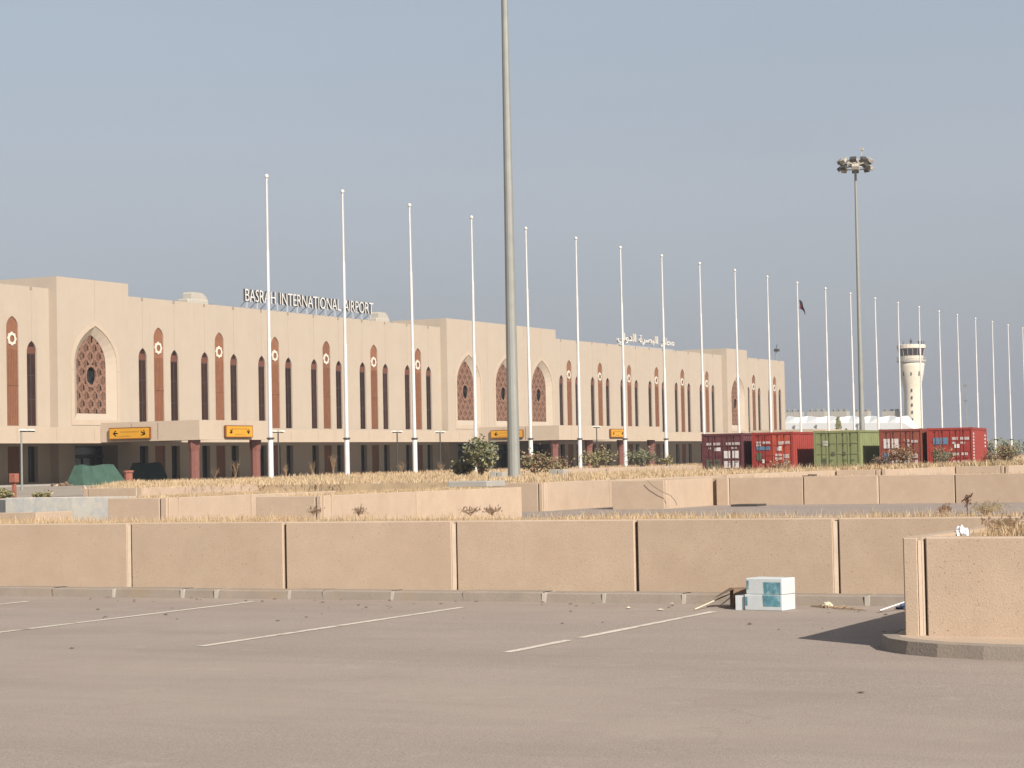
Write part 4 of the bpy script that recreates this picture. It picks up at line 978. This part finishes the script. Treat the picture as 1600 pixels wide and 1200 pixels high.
p = at(1573, 722, y=112); bush(p.x, p.y, .85, 1.0, 1.1, 1000, ['leaf2', 'leaf', 'stalk'], 'olive bush beyond the end of the container row', (.06, .16), stems=16)
p = at(1548, 724, y=110); bush(p.x, p.y, .85, .6, .8, 400, ['stalk', 'leaf2'], 'dry brown bush at the right corner of the last container', (.05, .14), stems=12)
p = at(1225, 735, y=111); bush(p.x, p.y, .6, .8, .7, 500, ['grassB', 'stalk'], 'dry weed clump in front of the brighter red door', (.05, .14), stems=16)
p = at(68, 777, z=.9); bush(p.x, p.y, .8, .32, .16, 600, ['leaf', 'leaf2'], 'small green tuft above the whitewashed wall', (.05, .12), stems=8)
p = at(5, 776, z=.9); bush(p.x, p.y, .8, .45, .22, 900, ['leaf', 'leaf2'], 'low green growth at the left edge above the walls', (.05, .12), stems=10)
# dry upright weeds
def weed(p, h, label, m='stalk', n=7, spread=.25):
    o = thing('dry_weed', tuple(p), label, 'weed'); q = MB(); h0 = h
    for i in range(n):
        a = random.uniform(0, 6.28); r = random.uniform(.2, 1)*spread; hh = h0*random.uniform(.6, 1); tip = p+Vector((r*math.cos(a), r*math.sin(a), hh)); mid = p+Vector((r*.3*math.cos(a), r*.3*math.sin(a), hh*.5))
        q.tube(p, mid, .008, .006, 4); q.tube(mid, tip, .006, .003, 4)
        for k in range(5):
            b = mid.lerp(tip, random.uniform(.1, 1)); e_ = b+Vector((random.uniform(-.5, .5)*spread, random.uniform(-.5, .5)*spread, random.uniform(.03, .2)*h0)); q.tube(b, e_, .004, .002, 3)
            for _ in range(3):
                c = e_+Vector([random.gauss(0, .02) for _ in range(3)]); s_ = random.uniform(.01, .03); q.face([c, c+Vector((s_, 0, s_)), c+Vector((0, s_, s_*1.5))])
    q.build('stalks', m, o)
for px, py, z, h, lb in ((490, 800, .88, .45, 'reddish dry weed before the joint of the middle stepped block'), (560, 803, .88, .35, 'dry weed against the sunlit side of the middle stepped block'),
        (770, 800, .88, .5, 'broad dry reddish weed near the end of the middle sunlit wall'), (735, 803, .88, .35, 'small dry weed left of the broad reddish one')):
    p = at(px, 806, z=.88); weed(p, .09, lb, 'weedpale', n=6, spread=.12)
p = at(1512, 806, z=.88); weed(p, .22, 'tall reddish dry weed on the front wall near the right edge', n=3, spread=.06)
p = at(1540, 806, z=.88); weed(p, .11, 'pale dry weed on the front wall at the right', 'grassA', n=14, spread=.2)
p = at(1478, 806, z=.88); weed(p, .08, 'brown dry weed on the front wall above the kerb litter', 'weedpale', n=7, spread=.10)
p = at(1572, 835, z=.88); weed(p, .11, 'brown dry weed on the nearest wall', 'grassB', n=14, spread=.2)
for px, yy, h, lb in ((335, 100, .9, 'tall dry thistle left of the first flagpole'), (368, 100, 1.3, 'tallest dry thistle left of the first flagpole'), (447, 108, 1.0, 'dry thistle right of the first flagpole'),
        (488, 112, 1.1, 'dry thistle left of the second flagpole'), (521, 112, 1.7, 'tall tan thistle just left of the second flagpole'), (627, 118, .9, 'dark weed left of the third flagpole'), (690, 122, .9, 'purple brown weed right of the third flagpole')):
    p = at(px, 745, y=yy); p.z = .88; weed(p, h*.9, lb, 'grassB', n=9, spread=.3)
# conifer behind containers + far trees
def tree(x, y, z, h, r, label, n, kind='round', m='leafgrey', grp=None):
    o = thing('tree', (x, y, z), label, 'tree', grp); q = MB(); q.tube((x, y, z-.1), (x, y, z+h*.75), .05*h/3, .015*h/3, 6)
    for i in range(6): 
        a = i*1.05; zz = z+h*(.25+.08*i); q.tube((x, y, zz), (x+r*.6*math.cos(a), y+r*.6*math.sin(a), zz+h*.12), .02*h/3, .008*h/3, 4)
    q.build('trunk', 'bark', o)
    q = MB()
    cs = [(random.uniform(-.6, .6), random.uniform(-.6, .6), random.uniform(.35, .85)) for _ in range(9)]
    for _ in range(n):
        if kind == 'cone': t = random.random()**.8; rr = r*(1-t)**.75*random.uniform(.3, 1.05); a = random.uniform(0, 6.28); p = Vector((x+rr*math.cos(a), y+rr*math.sin(a), z+h*(.08+.92*t)))
        else: c = random.choice(cs); p = Vector((x+r*c[0]+random.gauss(0, .22*r), y+r*c[1]+random.gauss(0, .22*r), z+h*c[2]+random.gauss(0, .1*h)))
        l = r*random.uniform(.12, .3); d = Vector([random.gauss(0, 1) for _ in range(3)]).normalized(); u = d.orthogonal()*l*.4; q.face([p, p+d*l*.5+u, p+d*l, p+d*l*.5-u])
    q.build('crown', m, o); return o
p = at(1310, 674, y=300); tree(p.x, p.y, .5, 6.6, 1.1, 'dark pointed conifer above the green container', 900, 'cone', 'leaf')
p = at(1322, 674, y=300); tree(p.x, p.y, .5, 4.9, .9, 'small grey tree right of the pointed conifer', 500, 'cone', 'leafgrey')
for i in range(22):
    px = 1536+i*9+random.uniform(-3, 3); p = at(px, 695, y=random.uniform(520, 640)); h = random.uniform(2.5, 5)
    lb = 'grey distant tree on the horizon, %s from the left' % ORD[i] if i < 8 else 'distant tree beyond the right edge, %s in the row' % ORD[i]
    tree(p.x, p.y, .5, h, h*.75, lb, 260, 'round', 'leafgrey', 'distant trees on the horizon')
# ---------------------------------------------------------------- tents, posts, small things on the left
p0_ = at(128, 755, x=-98); p1_ = at(196, 755, x=-98)
def tentm(name, y0, y1, x0, x1, z0, h, m, label, sl=.75):
    o = thing('canvas_tent', ((x0+x1)/2, (y0+y1)/2, z0), label, 'tent'); q = MB()
    B = [(x0, y0), (x1, y0), (x1, y1), (x0, y1)]; T = [(x0+.5, y0+.5), (x1-.35, y0+.45), (x1-.35, y1-sl*1.7), (x0+.5, y1-sl*1.7)]
    n = 6
    for i in range(4):
        a, b = B[i], B[(i+1) % 4]; c, d = T[(i+1) % 4], T[i]
        for k in range(n):
            def L(u, v, k0):
                w = math.sin((k0)*2.1)*.06; return (u[0]+(v[0]-u[0])*k0/n+w, u[1]+(v[1]-u[1])*k0/n)
            A1, A2 = L(a, b, k), L(a, b, k+1); D1, D2 = L(d, c, k), L(d, c, k+1)
            q.face([(A1[0], A1[1], z0), (A2[0], A2[1], z0), (D2[0], D2[1], z0+h-.06*math.sin(k+1)), (D1[0], D1[1], z0+h-.06*math.sin(k))])
    q.face([(a, b, z0+h-.02) for a, b in T]); q.build('canvas', m, o)
    f = MB()
    for a, b in T: f.tube((a, b, z0), (a, b, z0+h-.05), .03, n=5)
    f.build('tent_poles', 'dark', o)
tentm('t', 129.1, 134.6, -100.6, -99, .5, 1.5, 'tarp', 'green canvas tent with sloping right end under the left portico')
a_ = at(208, 750, x=-100); b_ = at(262, 750, x=-100)
tentm('t', 140.9, 145.6, -104, -102.9, .5, 1.6, 'tarp_shade', 'dark green shaded tent beside the first portico column', .4)
p = at(201, 752, x=-94); o = thing('stub_column', (p.x, p.y, .4), 'short pinkish stub column between the two green tents', 'post')
q = MB(); q.lathe([(.3, .3), (.3, 1.35), (.38, 1.42), (.38, 1.55)], p.x, p.y, 8); q.build('shaft', 'pinkred', o)
p = at(22, 776, z=.9); o = thing('red_post', (p.x, p.y, .8), 'reddish box on a post at the left edge of the picture', 'post')
p = Vector((-40.8, 50, 0))
o.location = (p.x, 50, .0)
q = MB(); q.box(p.x-.045, p.x+.045, 49.95, 50.05, 0, 1.3); q.build('post', 'pinkred', o); q = MB(); q.box(p.x-.10, p.x+.10, 49.9, 50.1, 1.3, 1.46)
q.box(p.x-.10, p.x-.06, 49.9, 50.1, 1.46, 1.56); q.box(p.x+.06, p.x+.10, 49.9, 50.1, 1.46, 1.56); q.box(p.x-.06, p.x+.06, 49.92, 50.08, 1.46, 1.52); q.build('post_box', 'pinkred', o)
def rubble(cx_, cy_, z0, w, h, label, m1='litter', n=26):
    o = thing('rubble_heap', (cx_, cy_, z0), label, 'rubble'); q = MB()
    for i in range(n):
        a = random.gauss(0, w*.33); b = random.gauss(0, w*.2); hh = max(0, h*(1-abs(a)/w)-.1)*random.random(); s = random.uniform(.08, .22); c = Vector((cx_+b, cy_+a, z0+hh+s*.3)); q.mi = random.randrange(2)
        R = Matrix.Rotation(random.uniform(0, 6), 3, 'Z') @ Matrix.Rotation(random.uniform(-.5, .5), 3, 'X'); k = len(q.v); q.box(-s, s, -s*.7, s*.7, -s*.4, s*.4)
        q.v[k:] = [tuple(R @ Vector(v)+c) for v in q.v[k:]]
    q.build('chunks', [m1, 'cardb'], o)
p = at(119, 754, x=-101); rubble(p.x, p.y, .5, 1.2, .9, 'pile of boards and sacks at the left end of the green tent')
p = at(99, 755, x=-99); rubble(p.x, p.y, .45, 1.5, .45, 'low sandy heap under the canopy at the left', 'facade', 16)
for px, py, w, lb in ((873, 739, .45, 'white concrete block at the foot of the portico column'), (779, 744, .35, 'pair of small white blocks left of the mast foot')):
    p = at(px, py+5, z=.9); o = thing('concrete_block', (p.x, p.y, .9), lb, 'block'); q = MB(); q.box(p.x-w*.8, p.x-.02, p.y-.2, p.y+.2, .88, 1.12+.1); q.box(p.x+.02, p.x+w*.8, p.y-.2, p.y+.2, .88, 1.12+.08); q.build('block_pair', 'slab', o, bevel=.015)
p = at(766, 757, z=.95); o = thing('concrete_slab', (p.x, p.y, .9), 'flat grey concrete slab in the grass left of the mast', 'slab'); q = MB(); q.box(p.x-1.1, p.x+.2, p.y-.6, p.y+.6, .88, 1.06); q.build('slab', 'slab', o, bevel=.02)
q = thing('concrete_barrier', (-41, 110, .3), 'long grey low concrete barrier at the foot of the maroon container', 'barrier'); m_ = MB(); m_.box(-42.6, -42.3, 107, 113.5, .2, .95); m_.build('barrier_beam', 'slab', q, bevel=.02)
# cable
p = [at(px, py, y=64.3) for px, py in ((1012, 751), (1020, 759), (1034, 768), (1048, 774), (1055, 782), (1058, 789))]
o = thing('loose_cable', tuple(p[-1]), 'thin dark loose cable trailing down over the stepped wall', 'cable'); q = MB()
for a, b in zip(p, p[1:]): q.tube(a+Vector((0, -.02, 0)), b+Vector((0, -.02, 0)), .009, n=5)
q.build('cable_run', 'stone', o)
# ---------------------------------------------------------------- litter on the car park
def carton(x0, x1, y0, y1, z0, z1, o, name='carton_body', printed=True, rot=0, flaps=False):
    c = Vector(((x0+x1)/2, (y0+y1)/2, 0)); R = Matrix.Rotation(rot, 3, 'Z')
    def T(q): q.v = [tuple(R @ (Vector(v)-c)+c) for v in q.v]; return q
    q = MB(); q.box(x0, x1, y0, y1, z0, z1); T(q).build(name, 'carton', o, bevel=.006)
    if printed:
        w = x1-x0; h = z1-z0; lo = .25 if z0 < .05 else .0; hi = .0 if z0 < .05 else .22; q = MB(); q.face([(x0+w*.50, y0-.002, z0+h*lo+.003), (x1-.02, y0-.002, z0+h*lo+.003), (x1-.02, y0-.002, z1-h*hi-.003), (x0+w*.48, y0-.002, z1-h*hi-.003)]); T(q).build('print', 'teal', o); q = MB()
        q.face([(x0+w*.0+.01, y0-.002, z0+h*.3), (x0+w*.08, y0-.002, z0+h*.3), (x0+w*.08, y0-.002, z1-h*.15), (x0+.01, y0-.002, z1-h*.15)])
        T(q).build('print', 'teal', o)
pa = at(1165, 955, z=0); pb = at(1208, 954, z=0)
cxm = -7.72; cym = 21.62
k0 = thing('cardboard_carton', (-7.75, 21.6, 0), 'lower white carton of the stack on the car park by the kerb', 'carton', 'white cartons on the car park')
carton(-7.90, -7.46, 21.44, 21.74, 0, .165, k0, rot=-.14)
q = MB(); q.box(-8.03, -7.93, 21.50, 21.80, 0, .15); q.build('torn_flap', 'carton', k0)
k1 = thing('cardboard_carton', (-7.72, 21.6, .166), 'upper white carton with teal print stacked on another carton', 'carton', 'white cartons on the car park')
carton(-7.885, -7.455, 21.45, 21.73, .167, .335, k1, rot=-.17)
k2 = thing('cardboard_carton', (-8.05, 21.9, 0), 'dark opened brown cardboard box behind the white cartons', 'carton')
q = MB()
R = Matrix.Rotation(.5, 3, 'Z'); c = Vector((-8.1, 21.95, 0))
q.box(-.13, .13, -.15, .15, 0, .2); q.face([(-.13, -.15, .2), (.13, -.15, .2), (.16, -.27, .10), (-.16, -.27, .12)]); q.face([(-.13, .15, .2), (-.13, -.15, .2), (-.3, -.12, .12), (-.3, .13, .1)])
q.v = [tuple(R @ Vector(v)+c) for v in q.v]; q.build('box_body', 'cardb', k2)
o = thing('pale_stick', (-8.4, 21.6, 0), 'thin pale stick leaning on the kerb left of the cartons', 'stick'); a = at(1090, 950, z=.02); b = at(1134, 933, z=.2); b = Vector((b.x, b.y, .2))
a = Vector((-8.43, 21.35, .012)); b = Vector((-8.28, 22.28, .16)); q = MB(); q.tube(a, b, .007, n=6); q.build('stick_rod', 'litter', o)
def crumple(c, s, m, name, label, cat, n=9, parts='crumpled_sheet', flat=.5):
    o = thing(name, tuple(c), label, cat); bm = bmesh.new(); bmesh.ops.create_icosphere(bm, subdivisions=3, radius=s)
    for v in bm.verts:
        v.co *= random.uniform(.55, 1.25); v.co.z = abs(v.co.z)*flat
    me = bpy.data.meshes.new(parts); bm.to_mesh(me); bm.free(); me.materials.append(K[m]); p = bpy.data.objects.new(parts, me); COL.objects.link(p); p.parent = o; return o
crumple((-8.02, 22.12, .0), .1, 'litter', 'rubbish_heap', 'crumpled pale rubbish against the kerb behind the cartons', 'rubbish')
crumple((-6.25, 21.95, 0), .16, 'blueb', 'rag_bundle', 'dark blue and white rag bundle at the corner of the nearest wall', 'rag', flat=.45)
o = thing('white_stick', (-6.3, 21.7, 0), 'white stick lying over the blue rag bundle', 'stick'); q = MB(); q.tube((-6.44, 21.4, .02), (-6.0, 22.1, .19), .008, n=6); q.build('stick_rod', 'plastic', o)
crumple((-3.6+.1, 18.3, .88), .06, 'plastic', 'plastic_sheet', 'crumpled white plastic on the nearest wall top', 'plastic', flat=1.3)
p = at(1503, 834, z=.9); bpy.data.objects['plastic_sheet'].location = (p.x, p.y, .885)
# dry twig
o = thing('dead_branch', (-7.2, 21.7, 0), 'dry brown palm frond lying right of the cartons', 'branch'); q = MB()
for i in range(26):
    t = i/25; x_ = -7.36+.62*t; y_ = 22.02-.42*t; q.tube((x_, y_, .012), (x_+random.uniform(-.02, .14), y_+random.uniform(-.12, .08), .01+random.uniform(0, .03)), .005, .002, 4)
q.tube((-7.38, 22.03, .015), (-6.75, 21.6, .012), .008, .004, 5); q.build('twigs', 'grassB', o)
crumple((-7.17, 21.95, 0), .055, 'litter', 'paper_cup', 'small cream crumpled cup on the dead palm frond', 'litter', flat=1.1)
# scattered stones and scraps
def scrap(x, y, s, m, name, label, grp):
    bm = bmesh.new(); bmesh.ops.create_icosphere(bm, subdivisions=1, radius=s)
    for v in bm.verts: v.co *= random.uniform(.6, 1.3); v.co.z = abs(v.co.z)*.6
    me = bpy.data.meshes.new(name); bm.to_mesh(me); bm.free(); me.materials.append(K[m]); o = bpy.data.objects.new(name, me); COL.objects.link(o); o.location = (x, y, 0); tag(o, label, 'litter' if m == 'litter' else 'stone', grp)
nst = 0
for i in range(70):
    x = random.uniform(-17, -5.6); y = 22.3-abs(random.gauss(0, .3))-.05
    if i > 34: y = random.uniform(19, 21.8); 
    scrap(x, y, random.uniform(.012, .028), 'stone', 'stone', 'small dark stone lying on the asphalt near the kerb', 'small stones near the kerb')
for px, py, s, lb in ((348, 934, .035, 'pale scrap at the kerb near the second line end'), (433, 934, .04, 'cream scrap by the kerb below the second wall joint'), (632, 936, .05, 'cream flat scrap by the kerb left of the third joint'),
        (958, 940, .04, 'cream lump by the kerb below the fourth joint'), (982, 951, .035, 'white lump on the asphalt below the fourth joint'), (1050, 944, .03, 'tiny white scrap right of the fourth joint'),
        (1032, 954, .04, 'pale flattened scrap near the white stick'), (1345, 1083, .03, 'lone dark pebble in the foreground at the right'), (1172, 976, .03, 'dark pebble below the cartons'), (112, 1014, .03, 'dark pebble between the left bay lines')):
    p = at(px, py, z=0); scrap(p.x, p.y, s, 'stone' if 'dark' in lb else 'litter', 'pebble' if 'dark' in lb else 'scrap', lb, None)
o = thing('debris_mat', (-24.9, 67.9, 0), 'flat dark mat lying below the wall run at the right', 'debris'); p = at(1182, 789, z=.02); o.location = (p.x, p.y-.6, 0); q = MB(); q.box(p.x-.45, p.x+.45, p.y-1.2, p.y-.3, 0, .07); q.build('mat', 'dark', o)
o = thing('debris_mat', (0, 0, 0), 'small dark rag on top of the wall run at the right', 'debris'); p = at(1285, 743, z=.93); o.location = (p.x, 69.3, .9); q = MB(); q.box(p.x-.3, p.x+.12, 69.2, 69.5, .9, .95); q.box(p.x-.1, p.x+.12, 69.2, 69.5, .95, .99); q.build('rag', 'stone', o)

# ---------------------------------------------------------------- haze: even dusty air round the whole scene
hm = bpy.data.materials.new('haze air'); hm.use_nodes = True; t = hm.node_tree; t.nodes.clear()
ho = N(t, 'ShaderNodeOutputMaterial'); pv_ = N(t, 'ShaderNodeVolumePrincipled'); t.links.new(pv_.outputs[0], ho.inputs['Volume'])
pv_.inputs['Color'].default_value = (.93, .95, 1, 1); pv_.inputs['Density'].default_value = .00036; pv_.inputs['Anisotropy'].default_value = .45
q = MB(); q.box(-4100, 1600, -320, 5100, -1.2, 46); hz = q.build('haze', hm); hz['kind'] = 'stuff'; hz['label'] = 'thin dusty haze over the airfield'; hz['category'] = 'haze'
